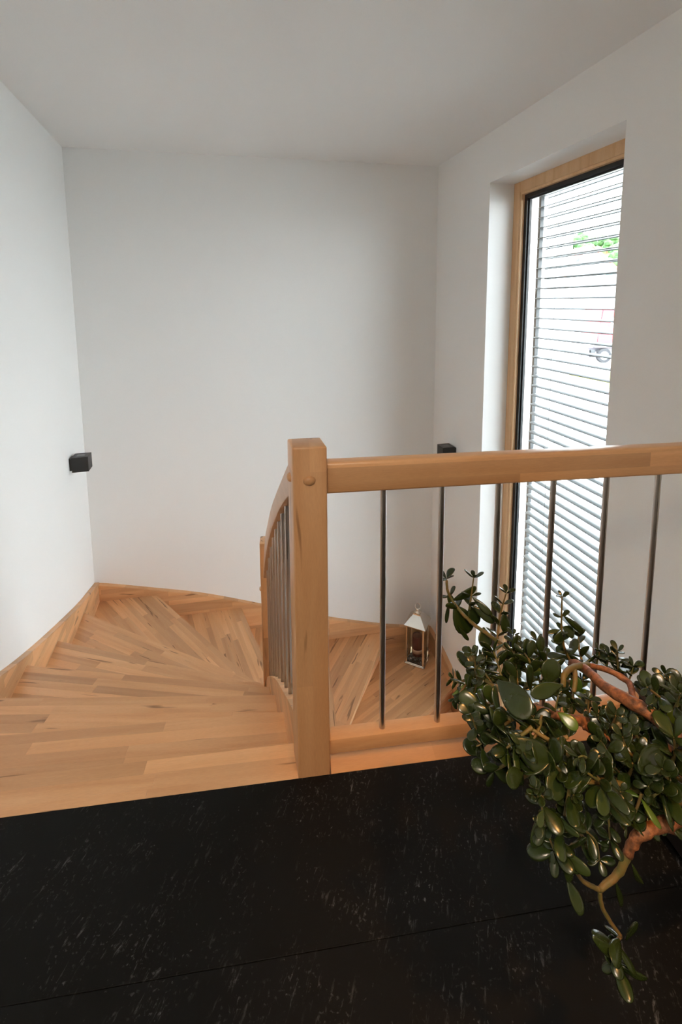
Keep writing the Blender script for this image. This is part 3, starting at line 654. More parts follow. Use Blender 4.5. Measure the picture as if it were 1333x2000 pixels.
TWIGS=[
(3,0.0476,0.0244,0,[(0.462,0.045,0.393),(0.443,0.075,0.413),(0.431,0.085,0.438),(0.429,0.090,0.474)]),
(3,0.0475,0.0208,0,[(0.478,0.040,0.410),(0.486,0.050,0.441),(0.496,0.060,0.490)]),
(5,0.0483,0.0215,0,[(0.527,-0.030,0.367),(0.548,0.000,0.417),(0.563,0.000,0.478)]),
(3,0.0342,0.0142,0,[(0.535,-0.100,0.393),(0.534,-0.100,0.435)]),
(3,0.0337,0.0154,0,[(0.537,-0.200,0.441),(0.535,-0.200,0.496)]),
(2,0.0335,0.0180,0,[(0.508,-0.200,0.451),(0.510,-0.200,0.478)]),
(7,0.0419,0.0114,0,[(0.554,-0.300,0.522),(0.537,-0.300,0.553),(0.527,-0.300,0.599),(0.524,-0.300,0.670)]),
(5,0.0397,0.0180,0,[(0.579,-0.300,0.512),(0.583,-0.280,0.532),(0.586,-0.270,0.555)]),
(3,0.0329,0.0175,0,[(0.607,-0.300,0.509),(0.613,-0.300,0.542)]),
(3,0.0322,0.0172,0,[(0.615,-0.320,0.520),(0.618,-0.320,0.549)]),
(6,0.0361,0.0168,0,[(0.629,-0.340,0.520),(0.623,-0.340,0.543),(0.620,-0.340,0.574)]),
(3,0.0265,0.0143,0,[(0.631,-0.360,0.521),(0.639,-0.360,0.555)]),
(4,0.0380,0.0214,0,[(0.353,-0.360,0.554),(0.341,-0.340,0.574),(0.329,-0.340,0.593)]),
(5,0.0392,0.0215,0,[(0.367,-0.380,0.565),(0.366,-0.360,0.588),(0.365,-0.340,0.601)]),
(5,0.0383,0.0195,0,[(0.381,-0.400,0.581),(0.401,-0.360,0.595),(0.403,-0.340,0.597)]),
(4,0.0353,0.0206,0,[(0.397,-0.420,0.616),(0.403,-0.400,0.626),(0.404,-0.380,0.625)]),
(3,0.0239,0.0132,0,[(0.311,-0.330,0.537),(0.296,-0.320,0.535)]),
(3,0.0293,0.0168,1,[(0.308,-0.360,0.562),(0.294,-0.360,0.543),(0.287,-0.360,0.530)]),
(4,0.0395,0.0228,0,[(0.430,-0.420,0.598),(0.435,-0.400,0.612),(0.436,-0.380,0.617)]),
(3,0.0276,0.0147,1,[(0.460,-0.480,0.593),(0.459,-0.480,0.620)]),
(3,0.0204,0.0102,1,[(0.376,-0.520,0.647),(0.380,-0.520,0.675)]),
(3,0.0369,0.0206,1,[(0.518,-0.360,0.516),(0.488,-0.400,0.533)]),
(4,0.0410,0.0270,0,[(0.611,-0.460,0.538),(0.602,-0.460,0.570),(0.598,-0.460,0.597)]),
(4,0.0420,0.0245,0,[(0.625,-0.480,0.539),(0.613,-0.480,0.578),(0.613,-0.480,0.613)]),
(4,0.0347,0.0199,0,[(0.537,-0.500,0.557),(0.519,-0.500,0.582),(0.511,-0.500,0.599)]),
(3,0.0336,0.0199,0,[(0.487,-0.550,0.585),(0.472,-0.550,0.601),(0.464,-0.550,0.623)]),
(3,0.0219,0.0135,1,[(0.393,-0.580,0.628),(0.366,-0.600,0.660),(0.359,-0.600,0.659)]),
(4,0.0351,0.0211,0,[(0.406,-0.600,0.610),(0.386,-0.600,0.624),(0.371,-0.600,0.636)]),
(5,0.0195,0.0102,1,[(0.314,-0.600,0.605),(0.299,-0.610,0.628),(0.296,-0.610,0.634)]),
(4,0.0315,0.0199,0,[(0.312,-0.600,0.605),(0.315,-0.600,0.574),(0.326,-0.600,0.541),(0.332,-0.600,0.524)]),
(4,0.0426,0.0246,0,[(0.326,-0.520,0.585),(0.299,-0.520,0.568),(0.293,-0.500,0.538)]),
(3,0.0219,0.0118,0,[(0.302,-0.470,0.567),(0.285,-0.470,0.553),(0.278,-0.470,0.550)]),
(5,0.0347,0.0230,0,[(0.350,-0.600,0.618),(0.344,-0.600,0.569),(0.337,-0.600,0.539),(0.334,-0.600,0.518)]),
(4,0.0306,0.0146,1,[(0.474,-0.580,0.564),(0.465,-0.580,0.533),(0.452,-0.580,0.518)]),
(4,0.0396,0.0265,0,[(0.516,-0.570,0.554),(0.498,-0.570,0.540),(0.492,-0.570,0.514)]),
(4,0.0352,0.0219,0,[(0.459,-0.580,0.330),(0.449,-0.580,0.312),(0.455,-0.580,0.284)]),
(4,0.0414,0.0267,0,[(0.574,-0.550,0.531),(0.529,-0.560,0.570),(0.510,-0.560,0.577)]),
(4,0.0392,0.0239,0,[(0.378,-0.550,0.635),(0.356,-0.550,0.630),(0.334,-0.560,0.627)]),
(4,0.0418,0.0257,0,[(0.323,-0.550,0.658),(0.302,-0.550,0.643),(0.286,-0.550,0.630)]),
(4,0.0290,0.0171,0,[(0.399,-0.600,0.603),(0.409,-0.600,0.558),(0.413,-0.600,0.526)]),
(3,0.0230,0.0125,0,[(0.373,-0.600,0.549),(0.393,-0.600,0.526),(0.400,-0.600,0.496)]),
(4,0.0376,0.0247,0,[(0.361,-0.580,0.598),(0.344,-0.580,0.624),(0.333,-0.580,0.633)]),
(3,0.0349,0.0212,0,[(0.458,-0.520,0.589),(0.423,-0.550,0.604),(0.420,-0.560,0.598)]),
(4,0.0403,0.0312,0,[(0.308,-0.520,0.643),(0.294,-0.500,0.634),(0.292,-0.460,0.604)]),
(4,0.0402,0.0249,0,[(0.535,-0.560,0.573),(0.541,-0.560,0.598),(0.537,-0.560,0.623)]),
(4,0.0407,0.0259,0,[(0.356,-0.520,0.641),(0.337,-0.540,0.638),(0.317,-0.550,0.623)]),
(3,0.0340,0.0234,0,[(0.557,-0.560,0.519),(0.531,-0.570,0.518),(0.524,-0.570,0.502)]),
(3,0.0309,0.0139,0,[(0.300,-0.398,0.570),(0.301,-0.408,0.594),(0.298,-0.418,0.621)]),
(3,0.0242,0.0118,1,[(0.295,-0.420,0.637),(0.289,-0.430,0.661),(0.278,-0.440,0.688)]),
(3,0.0271,0.0114,0,[(0.368,-0.425,0.584),(0.371,-0.435,0.604),(0.377,-0.445,0.626)]),
(3,0.0326,0.0150,0,[(0.369,-0.291,0.507),(0.371,-0.301,0.525),(0.374,-0.311,0.547)]),
(3,0.0362,0.0179,0,[(0.338,-0.313,0.538),(0.340,-0.323,0.556),(0.347,-0.333,0.578)]),
(3,0.0265,0.0173,0,[(0.379,-0.359,0.533),(0.382,-0.369,0.552),(0.378,-0.379,0.575)]),
(3,0.0288,0.0145,0,[(0.522,-0.241,0.431),(0.513,-0.251,0.458),(0.505,-0.261,0.489)]),
(3,0.0349,0.0171,0,[(0.574,-0.278,0.443),(0.563,-0.288,0.472),(0.558,-0.298,0.505)]),
(3,0.0284,0.0127,1,[(0.435,-0.338,0.546),(0.423,-0.348,0.576),(0.409,-0.358,0.610)]),
(3,0.0386,0.0159,0,[(0.545,-0.289,0.427),(0.536,-0.299,0.457),(0.520,-0.309,0.492)]),
(3,0.0355,0.0135,1,[(0.531,-0.334,0.489),(0.533,-0.344,0.510),(0.539,-0.354,0.533)]),
(3,0.0271,0.0141,0,[(0.480,-0.382,0.522),(0.470,-0.392,0.553),(0.464,-0.402,0.586)]),
(3,0.0329,0.0213,0,[(0.647,-0.418,0.510),(0.652,-0.428,0.533),(0.656,-0.438,0.560)]),
(3,0.0378,0.0174,0,[(0.683,-0.411,0.540),(0.664,-0.421,0.568),(0.638,-0.431,0.600)]),
(3,0.0389,0.0214,1,[(0.688,-0.415,0.506),(0.674,-0.425,0.531),(0.668,-0.435,0.558)]),
(3,0.0379,0.0187,0,[(0.602,-0.491,0.550),(0.601,-0.501,0.571),(0.600,-0.511,0.596)]),
(3,0.0328,0.0130,0,[(0.558,-0.509,0.637),(0.539,-0.519,0.656),(0.516,-0.529,0.678)]),
(3,0.0342,0.0160,1,[(0.578,-0.502,0.582),(0.561,-0.512,0.603),(0.545,-0.522,0.627)]),
(3,0.0259,0.0168,0,[(0.572,-0.529,0.566),(0.569,-0.539,0.590),(0.567,-0.549,0.617)]),
(3,0.0285,0.0175,0,[(0.571,-0.524,0.632),(0.564,-0.534,0.652),(0.558,-0.544,0.676)]),
(3,0.0331,0.0180,0,[(0.567,-0.460,0.504),(0.566,-0.470,0.520),(0.565,-0.480,0.541)]),
(3,0.0305,0.0148,0,[(0.613,-0.428,0.466),(0.608,-0.438,0.487),(0.595,-0.448,0.514)]),
(3,0.0327,0.0125,0,[(0.553,-0.436,0.509),(0.529,-0.446,0.534),(0.507,-0.456,0.563)]),
(3,0.0271,0.0123,0,[(0.512,-0.516,0.572),(0.496,-0.526,0.597),(0.486,-0.536,0.624)]),
(3,0.0305,0.0171,1,[(0.563,-0.492,0.528),(0.552,-0.502,0.552),(0.541,-0.512,0.579)]),
(3,0.0347,0.0168,0,[(0.589,-0.433,0.476),(0.589,-0.443,0.504),(0.586,-0.453,0.536)]),
(3,0.0338,0.0177,0,[(0.324,-0.472,0.549),(0.310,-0.482,0.577),(0.296,-0.492,0.608)]),
(3,0.0239,0.0128,0,[(0.259,-0.508,0.621),(0.251,-0.518,0.643),(0.241,-0.528,0.668)]),
(3,0.0306,0.0169,0,[(0.352,-0.424,0.512),(0.330,-0.434,0.539),(0.314,-0.444,0.569)]),
(3,0.0357,0.0146,0,[(0.328,-0.403,0.454),(0.316,-0.413,0.479),(0.309,-0.423,0.506)]),
(3,0.0280,0.0131,0,[(0.298,-0.464,0.567),(0.304,-0.474,0.584),(0.308,-0.484,0.605)]),
(3,0.0354,0.0133,0,[(0.324,-0.408,0.522),(0.330,-0.418,0.536),(0.330,-0.428,0.555)]),
(3,0.0277,0.0148,0,[(0.298,-0.549,0.605),(0.299,-0.559,0.623),(0.299,-0.569,0.644)]),
(3,0.0336,0.0173,0,[(0.455,-0.427,0.480),(0.435,-0.437,0.506),(0.416,-0.447,0.536)]),
(3,0.0336,0.0209,1,[(0.427,-0.411,0.486),(0.435,-0.421,0.511),(0.435,-0.431,0.540)]),
(3,0.0348,0.0174,0,[(0.378,-0.541,0.569),(0.381,-0.551,0.585),(0.380,-0.561,0.605)]),
(3,0.0402,0.0144,1,[(0.391,-0.505,0.575),(0.380,-0.515,0.598),(0.366,-0.525,0.623)]),
(3,0.0332,0.0175,0,[(0.344,-0.541,0.582),(0.325,-0.551,0.599),(0.312,-0.561,0.618)]),
(3,0.0386,0.0179,1,[(0.341,-0.489,0.592),(0.346,-0.499,0.609),(0.349,-0.509,0.630)]),
(3,0.0330,0.0199,0,[(0.417,-0.470,0.549),(0.401,-0.480,0.569),(0.383,-0.490,0.593)]),
(3,0.0425,0.0224,0,[(0.368,-0.448,0.454),(0.377,-0.458,0.471),(0.389,-0.468,0.491)]),
(3,0.0343,0.0193,0,[(0.473,-0.409,0.378),(0.458,-0.419,0.410),(0.439,-0.429,0.447)]),
(3,0.0468,0.0181,0,[(0.438,-0.410,0.413),(0.437,-0.420,0.435),(0.435,-0.430,0.460)]),
(3,0.0348,0.0156,0,[(0.377,-0.496,0.515),(0.381,-0.506,0.537),(0.390,-0.516,0.560)]),
(3,0.0302,0.0192,0,[(0.406,-0.487,0.550),(0.393,-0.497,0.569),(0.379,-0.507,0.592)]),
(3,0.0289,0.0152,0,[(0.434,-0.493,0.484),(0.424,-0.503,0.515),(0.419,-0.513,0.548)]),
(3,0.0315,0.0142,0,[(0.494,-0.505,0.507),(0.490,-0.515,0.529),(0.487,-0.525,0.553)]),
(3,0.0367,0.0202,0,[(0.500,-0.450,0.521),(0.503,-0.460,0.543),(0.502,-0.470,0.568)]),
(3,0.0286,0.0141,0,[(0.466,-0.484,0.563),(0.466,-0.494,0.587),(0.459,-0.504,0.615)]),
(3,0.0341,0.0164,0,[(0.547,-0.446,0.462),(0.526,-0.456,0.473),(0.505,-0.466,0.487)]),
(3,0.0341,0.0172,0,[(0.469,-0.514,0.526),(0.474,-0.524,0.539),(0.482,-0.534,0.555)]),
(3,0.0265,0.0170,0,[(0.421,-0.524,0.530),(0.423,-0.534,0.541),(0.423,-0.544,0.556)]),
(3,0.0286,0.0168,0,[(0.490,-0.495,0.543),(0.477,-0.505,0.565),(0.460,-0.515,0.590)]),
(3,0.0275,0.0118,0,[(0.432,-0.561,0.614),(0.420,-0.571,0.634),(0.405,-0.581,0.657)]),
(3,0.0364,0.0146,0,[(0.478,-0.503,0.580),(0.476,-0.513,0.603),(0.473,-0.523,0.630)]),
(3,0.0331,0.0144,0,[(0.502,-0.475,0.512),(0.488,-0.485,0.541),(0.474,-0.495,0.573)]),
(3,0.0275,0.0159,0,[(0.431,-0.482,0.501),(0.422,-0.492,0.525),(0.411,-0.502,0.552)]),
(3,0.0288,0.0169,0,[(0.524,-0.573,0.569),(0.505,-0.583,0.591),(0.490,-0.593,0.615)]),
(3,0.0319,0.0190,0,[(0.519,-0.519,0.529),(0.512,-0.529,0.551),(0.501,-0.539,0.577)]),
(3,0.0377,0.0168,0,[(0.479,-0.549,0.557),(0.474,-0.559,0.578),(0.466,-0.569,0.601)]),
(3,0.0293,0.0172,0,[(0.493,-0.526,0.523),(0.473,-0.536,0.550),(0.450,-0.546,0.580)]),
(3,0.0366,0.0177,0,[(0.529,-0.568,0.541),(0.505,-0.578,0.561),(0.476,-0.588,0.584)]),
(3,0.0299,0.0161,1,[(0.513,-0.522,0.511),(0.513,-0.532,0.535),(0.510,-0.542,0.562)]),
(3,0.0373,0.0171,0,[(0.521,-0.534,0.481),(0.517,-0.544,0.500),(0.517,-0.554,0.521)]),
(3,0.0391,0.0178,0,[(0.572,-0.486,0.408),(0.555,-0.496,0.439),(0.539,-0.506,0.472)]),
(3,0.0364,0.0164,0,[(0.621,-0.443,0.409),(0.602,-0.453,0.432),(0.585,-0.463,0.459)]),
(3,0.0419,0.0193,0,[(0.624,-0.482,0.450),(0.619,-0.492,0.471),(0.615,-0.502,0.497)]),
(3,0.0419,0.0208,0,[(0.539,-0.508,0.467),(0.543,-0.518,0.482),(0.549,-0.528,0.501)]),
(3,0.0482,0.0189,0,[(0.642,-0.448,0.361),(0.641,-0.458,0.389),(0.644,-0.468,0.421)]),
(3,0.0294,0.0136,0,[(0.384,-0.569,0.559),(0.369,-0.579,0.585),(0.357,-0.589,0.614)]),
(3,0.0345,0.0162,0,[(0.454,-0.463,0.370),(0.464,-0.473,0.381),(0.474,-0.483,0.397)]),
(3,0.0222,0.0101,1,[(0.352,-0.591,0.574),(0.350,-0.601,0.595),(0.348,-0.611,0.618)]),
(3,0.0236,0.0122,0,[(0.341,-0.593,0.560),(0.322,-0.603,0.572),(0.304,-0.613,0.587)]),
(3,0.0304,0.0159,0,[(0.362,-0.558,0.535),(0.363,-0.568,0.553),(0.361,-0.578,0.574)]),
(3,0.0284,0.0114,0,[(0.414,-0.590,0.562),(0.414,-0.600,0.585),(0.415,-0.610,0.611)]),
(3,0.0247,0.0114,1,[(0.453,-0.559,0.521),(0.450,-0.569,0.538),(0.450,-0.579,0.557)]),
(3,0.0311,0.0128,0,[(0.517,-0.483,0.427),(0.514,-0.493,0.455),(0.505,-0.503,0.486)]),
(3,0.0278,0.0141,0,[(0.390,-0.578,0.506),(0.374,-0.588,0.529),(0.360,-0.598,0.554)]),
(3,0.0315,0.0109,0,[(0.458,-0.545,0.506),(0.444,-0.555,0.529),(0.426,-0.565,0.555)]),
]
LEAVES=[
((0.294,-0.500,0.689),(0.323,-0.550,0.674),0.0382,15,0),
((0.347,-0.500,0.667),(0.337,-0.500,0.716),0.0132,0,0),
((0.376,-0.500,0.672),(0.386,-0.490,0.707),0.0358,0,0),
((0.386,-0.520,0.689),(0.332,-0.520,0.682),0.0204,0,0),
((0.444,0.065,0.409),(0.484,0.070,0.326),0.0603,10,0),
((0.482,0.050,0.414),(0.499,0.040,0.361),0.0384,0,0),
((0.443,0.080,0.412),(0.506,0.060,0.456),0.0232,20,0),
((0.479,0.030,0.455),(0.525,0.000,0.419),0.0195,20,0),
((0.478,0.020,0.435),(0.529,0.000,0.399),0.0236,20,0),
((0.438,0.090,0.403),(0.432,0.090,0.342),0.0117,40,0),
((0.450,0.050,0.357),(0.478,0.040,0.317),0.0128,20,0),
((0.502,0.000,0.384),(0.496,-0.020,0.342),0.0413,0,0),
((0.553,-0.010,0.434),(0.550,-0.020,0.382),0.0273,0,0),
((0.432,0.085,0.433),(0.440,0.080,0.405),0.0218,0,0),
((0.274,-0.420,0.587),(0.305,-0.460,0.563),0.0414,10,0),
((0.282,-0.500,0.648),(0.300,-0.520,0.613),0.0169,0,0),
((0.287,-0.340,0.520),(0.344,-0.340,0.540),0.0230,10,1),
((0.332,-0.340,0.533),(0.369,-0.340,0.525),0.0212,0,1),
((0.292,-0.400,0.568),(0.294,-0.400,0.615),0.0124,0,0),
((0.374,-0.530,0.655),(0.393,-0.550,0.646),0.0179,0,1),
((0.284,-0.480,0.556),(0.280,-0.500,0.542),0.0160,0,0),
((0.295,-0.580,0.622),(0.262,-0.590,0.629),0.0233,0,0),
((0.314,-0.600,0.586),(0.300,-0.600,0.541),0.0181,0,0),
((0.301,-0.620,0.614),(0.287,-0.630,0.606),0.0116,0,0),
((0.341,-0.600,0.521),(0.365,-0.630,0.523),0.0171,20,0),
((0.344,-0.600,0.517),(0.357,-0.600,0.472),0.0151,0,0),
((0.353,-0.600,0.476),(0.363,-0.620,0.446),0.0173,0,0),
((0.326,-0.600,0.580),(0.348,-0.630,0.584),0.0101,30,0),
((0.352,-0.600,0.521),(0.361,-0.620,0.566),0.0096,20,0),
((0.400,-0.600,0.612),(0.378,-0.620,0.595),0.0197,0,0),
((0.395,-0.600,0.615),(0.405,-0.640,0.615),0.0149,20,0),
((0.534,-0.550,0.598),(0.461,-0.580,0.605),0.0347,10,0),
((0.565,-0.500,0.593),(0.514,-0.500,0.588),0.0179,10,0),
((0.444,-0.580,0.425),(0.456,-0.580,0.381),0.0095,0,0),
((0.477,-0.570,0.434),(0.498,-0.570,0.388),0.0060,60,0),
((0.468,-0.580,0.321),(0.479,-0.580,0.359),0.0090,0,0),
((0.456,-0.580,0.284),(0.492,-0.600,0.273),0.0106,20,0),
((0.289,-0.560,0.657),(0.337,-0.580,0.623),0.0365,10,0),
((0.352,-0.570,0.621),(0.326,-0.600,0.601),0.0296,0,0),
((0.302,-0.470,0.622),(0.294,-0.460,0.648),0.0177,0,0),
((0.460,-0.580,0.279),(0.429,-0.580,0.306),0.0136,10,0),
((0.455,-0.580,0.295),(0.409,-0.600,0.358),0.0090,0,0),
((0.527,-0.300,0.596),(0.516,-0.300,0.569),0.0226,0,0),
((0.529,-0.300,0.604),(0.554,-0.300,0.585),0.0225,0,0),
((0.528,-0.300,0.630),(0.575,-0.300,0.588),0.0123,20,0),
((0.525,-0.300,0.599),(0.497,-0.300,0.593),0.0092,30,0),
]
# ------------------------------------------------------------------ jade plant
def leaf_mat(name, dark, light, trans):
    m, n, l, b = material(name)
    tc = n.new('ShaderNodeTexCoord'); oi = n.new('ShaderNodeObjectInfo')
    no = n.new('ShaderNodeTexNoise'); no.inputs['Scale'].default_value = 2.2; no.inputs['Detail'].default_value = 4; l.new(tc.outputs['Object'], no.inputs['Vector'])
    mx = n.new('ShaderNodeMixRGB'); mx.inputs['Color1'].default_value = (*dark, 1); mx.inputs['Color2'].default_value = (*light, 1)
    ad = n.new('ShaderNodeMath'); ad.operation = 'MULTIPLY_ADD'; ad.inputs[1].default_value = 0.5; l.new(oi.outputs['Random'], ad.inputs[0])
    sb = n.new('ShaderNodeMath'); sb.operation = 'MULTIPLY'; sb.inputs[1].default_value = 0.5; l.new(no.outputs['Fac'], sb.inputs[0]); l.new(sb.outputs[0], ad.inputs[2])
    l.new(ad.outputs[0], mx.inputs['Fac'])
    l.new(mx.outputs['Color'], b.inputs['Base Color']); b.inputs['Roughness'].default_value = 0.26; b.inputs['Specular IOR Level'].default_value = 0.5
    if trans:
        tr = n.new('ShaderNodeBsdfTranslucent'); l.new(mx.outputs['Color'], tr.inputs['Color']); ms = n.new('ShaderNodeMixShader'); ms.inputs[0].default_value = trans
        l.new(b.outputs[0], ms.inputs[1]); l.new(tr.outputs[0], ms.inputs[2]); l.new(ms.outputs[0], n['Material Output'].inputs['Surface'])
    return m
M_leaf = leaf_mat('jade_leaf', (0.008, 0.015, 0.0035), (0.028, 0.045, 0.008), 0.0)
M_young = leaf_mat('young_jade_leaf', (0.06, 0.11, 0.014), (0.12, 0.19, 0.025), 0.2)
def bark(name, c1, c2, sc, bump):
    m, n, l, b = material(name)
    tc = n.new('ShaderNodeTexCoord'); no = n.new('ShaderNodeTexNoise'); no.inputs['Scale'].default_value = sc; no.inputs['Detail'].default_value = 5; no.inputs['Roughness'].default_value = 0.65
    l.new(tc.outputs['Object'], no.inputs['Vector']); r = ramp(n, [(0.35, c1), (0.68, c2)]); l.new(no.outputs['Fac'], r.inputs['Fac']); l.new(r.outputs['Color'], b.inputs['Base Color'])
    bp = n.new('ShaderNodeBump'); bp.inputs['Strength'].default_value = bump; bp.inputs['Distance'].default_value = 0.002; l.new(no.outputs['Fac'], bp.inputs['Height']); l.new(bp.outputs['Normal'], b.inputs['Normal'])
    b.inputs['Roughness'].default_value = 0.6; return m
M_bark = bark('flaky_brown_bark', (0.085, 0.032, 0.012), (0.33, 0.120, 0.040), 90, 0.9)
M_stem = bark('olive_stem', (0.075, 0.080, 0.014), (0.17, 0.095, 0.026), 45, 0.3)

def leaf_mesh(name, wid, thick, cup, bend, mat):
    """thick obovate leaf of unit length along +x, broad face +z"""
    TT = (0.0, 0.07, 0.16, 0.30, 0.46, 0.62, 0.77, 0.89, 0.965, 1.0); nu, nv = len(TT), 10
    bm = bmesh.new(); rings = []
    for i in range(nu):
        t = i / (nu - 1); s = t ** 0.85
        t = TT[i]
        w = wid * 0.5 * (math.sin(math.pi * 0.5 * t / 0.62) ** 0.85 if t < 0.62 else math.sqrt(max(0.0, 1 - ((t - 0.62) / 0.38) ** 2)))
        th = thick * 0.5 * (math.sin(math.pi * 0.5 * min(1, (t + 0.1) / 0.45)) if t < 0.6 else max(0.0, 1 - ((t - 0.6) / 0.4) ** 2) ** 0.6)
        if i == 0: w, th = 0.035, 0.035
        zc = bend * t * t
        if i == nu - 1:
            rings.append([bm.verts.new((1.0, 0, zc))]); continue
        row = []
        for k in range(nv):
            a = 2 * math.pi * k / nv; y = math.cos(a) * w; z = math.sin(a) * th
            row.append(bm.verts.new((t if i < nu - 1 else 1, y, z + zc + cup * (y / max(wid, 1e-3)) ** 2 * 1.0)))
        rings.append(row)
    for a, b in zip(rings, rings[1:]):
        for k in range(nv):
            k2 = (k + 1) % nv
            if len(b) == 1: bm.faces.new((a[k], a[k2], b[0]))
            else: bm.faces.new((a[k], a[k2], b[k2], b[k]))
    bm.faces.new(rings[0][::-1])
    me = bpy.data.meshes.new(name); bmesh.ops.recalc_face_normals(bm, faces=bm.faces); bm.to_mesh(me); bm.free()
    me.materials.append(mat)
    for p in me.polygons: p.use_smooth = True
    return me
VAR = [(0.62, 0.15, 0.25, 0.06), (0.56, 0.17, 0.35, 0.16), (0.70, 0.14, 0.2, 0.02), (0.58, 0.16, 0.30, -0.14)]
L_OLD = [leaf_mesh('leaf', *v, M_leaf) for v in VAR]; L_NEW = [leaf_mesh('leaf', *v, M_young) for v in VAR]
plant = empty('jade_plant', (0.99, -0.50, 0.455))
tag(plant, 'sprawling jade plant with glossy thick green leaves hanging over the landing beside the railing', 'plant')
PM = Matrix.Translation((-0.99, 0.50, -0.455))
def leaf_matrix(base, direc, normal, length, wscale):
    x = Vector(direc).normalized(); n_ = Vector(normal); z_ = (n_ - x * n_.dot(x))
    if z_.length < 1e-4: z_ = x.orthogonal()
    z_.normalize(); y_ = z_.cross(x)
    R3 = Matrix((x, y_, z_)).transposed()
    return Matrix.Translation(base) @ R3.to_4x4() @ Matrix.Diagonal((length, length * wscale, length * 0.9, 1))
pl = random.Random(11)
for kind, mt, ra, rb, P in BRANCHES:
    pts = [Vector(p) for p in P]
    if kind == 'trunk': pts = [Vector((0.97, -0.50, 0.452))] + pts if len(pts) else pts
    sp = smooth_pts(pts, 5); n_ = len(sp)
    rad = []
    for i in range(n_):
        t = i / (n_ - 1); rad.append((ra + (rb - ra) * t) * (1 + (0.10 if mt == 'bark' else 0.04) * pl.uniform(-1, 1)))
    sp = [p + Vector((pl.uniform(-1, 1), pl.uniform(-1, 1), pl.uniform(-1, 1))) * (0.10 * ra if 0 < i < n_ - 1 else 0) for i, p in enumerate(sp)]
    bm = bmesh.new(); add_tube(bm, [PM @ p for p in sp], rad, 10)
    from_bm(kind, bm, M_bark if mt == 'bark' else M_stem, plant, smooth=True)
ALL = []     # (length, matrix, mesh)
CAMV = Vector((0.05, -1.0, 0.45))
N_SEEN = len(TWIGS)
for k in range(16):      # the rest of the crown, above the pot and beyond the frame
    a, b, c_ = pl.uniform(0.80, 1.08), pl.uniform(-0.62, -0.36), pl.uniform(0.47, 0.56)
    dx, dy, h = pl.uniform(-0.03, 0.08), pl.uniform(-0.06, 0.06), pl.uniform(0.10, 0.20)
    TWIGS.append((5, 0.048, 0.022, 0, [(0.97 + (a - 0.97) * 0.3, -0.5 + (b + 0.5) * 0.3, 0.452), (a, b, c_), (a + dx, b + dy, c_ + h)]))
for t_no, (n_, la, lb, yg, P) in enumerate(TWIGS):
    sp = smooth_pts([Vector(p) for p in P], 6); tot = sum((b - a).length for a, b in zip(sp, sp[1:]))
    bm = bmesh.new(); r0 = max(0.0016, la * 0.075)
    add_tube(bm, [PM @ p for p in sp], [r0 * (1 - 0.55 * i / (len(sp) - 1)) for i in range(len(sp))], 7)
    from_bm('twig', bm, M_stem, plant, smooth=True)
    phase = pl.uniform(0, math.pi)
    for j in range(n_):
        t = (j + 0.55) / n_ if j < n_ - 1 else 1.0
        idx = t * (len(sp) - 1); i0 = min(int(idx), len(sp) - 2); p = sp[i0].lerp(sp[i0 + 1], idx - i0); ax = (sp[i0 + 1] - sp[i0]).normalized()
        L = la + (lb - la) * (j / max(n_ - 1, 1)); L *= pl.uniform(0.85, 1.15)
        u = ax.orthogonal().normalized(); w = ax.cross(u)
        ang = phase + j * math.pi / 2 + pl.uniform(-0.25, 0.25)
        for q in range(4 if j == n_ - 1 else 2):
            a = ang + q * math.pi + (math.pi / 2 if q > 1 else 0)
            out = u * math.cos(a) + w * math.sin(a)
            rise_ = pl.uniform(0.25, 0.55) if j < n_ - 1 or q > 1 else pl.uniform(0.7, 1.1)
            d = (out + ax * rise_ + Vector((0, 0, 0.08))).normalized()
            nrm = (ax * 1.0 - out * 0.35 + Vector((pl.uniform(-.3, .3), pl.uniform(-.3, .3), pl.uniform(-.1, .4))))
            Lq = L * pl.uniform(0.85, 1.1) * (1.35 if q > 1 else 1.0)
            ALL.append((Lq if t_no < N_SEEN else Lq - 1, leaf_matrix(p + out * r0 * 0.4, d, nrm, Lq, pl.uniform(0.85, 1.08)), (L_NEW if yg and j >= 0 else L_OLD)[pl.randrange(4)]))
for A, B, wd, roll, yg in LEAVES:
    a, b = Vector(A), Vector(B); d = b - a; L = d.length
    nrm = Matrix.Rotation(math.radians(roll), 3, d.normalized()) @ (CAMV + Vector((pl.uniform(-.2, .2), 0, pl.uniform(-.1, .35))))
    mv = pl.randrange(4)
    ALL.append((10 + L, leaf_matrix(a, d, nrm, L, max(0.3, wd / L / VAR[mv][0])), (L_NEW if yg else L_OLD)[mv]))
ALL.sort(key=lambda e: -e[0])
for L, mtx, me in ALL[:300]:
    o = bpy.data.objects.new('leaf', me); COL.objects.link(o); o.parent = plant; o.matrix_local = PM @ mtx
bm = bmesh.new()
for L, mtx, me in ALL[300:]:
    tmp = bmesh.new(); tmp.from_mesh(me); tmp.transform(PM @ mtx); m2 = bpy.data.meshes.new('t'); tmp.to_mesh(m2); tmp.free(); bm.from_mesh(m2); bpy.data.meshes.remove(m2)
rest = from_bm('tip_leaves', bm, M_leaf, plant, smooth=True); rest['kind'] = 'stuff'

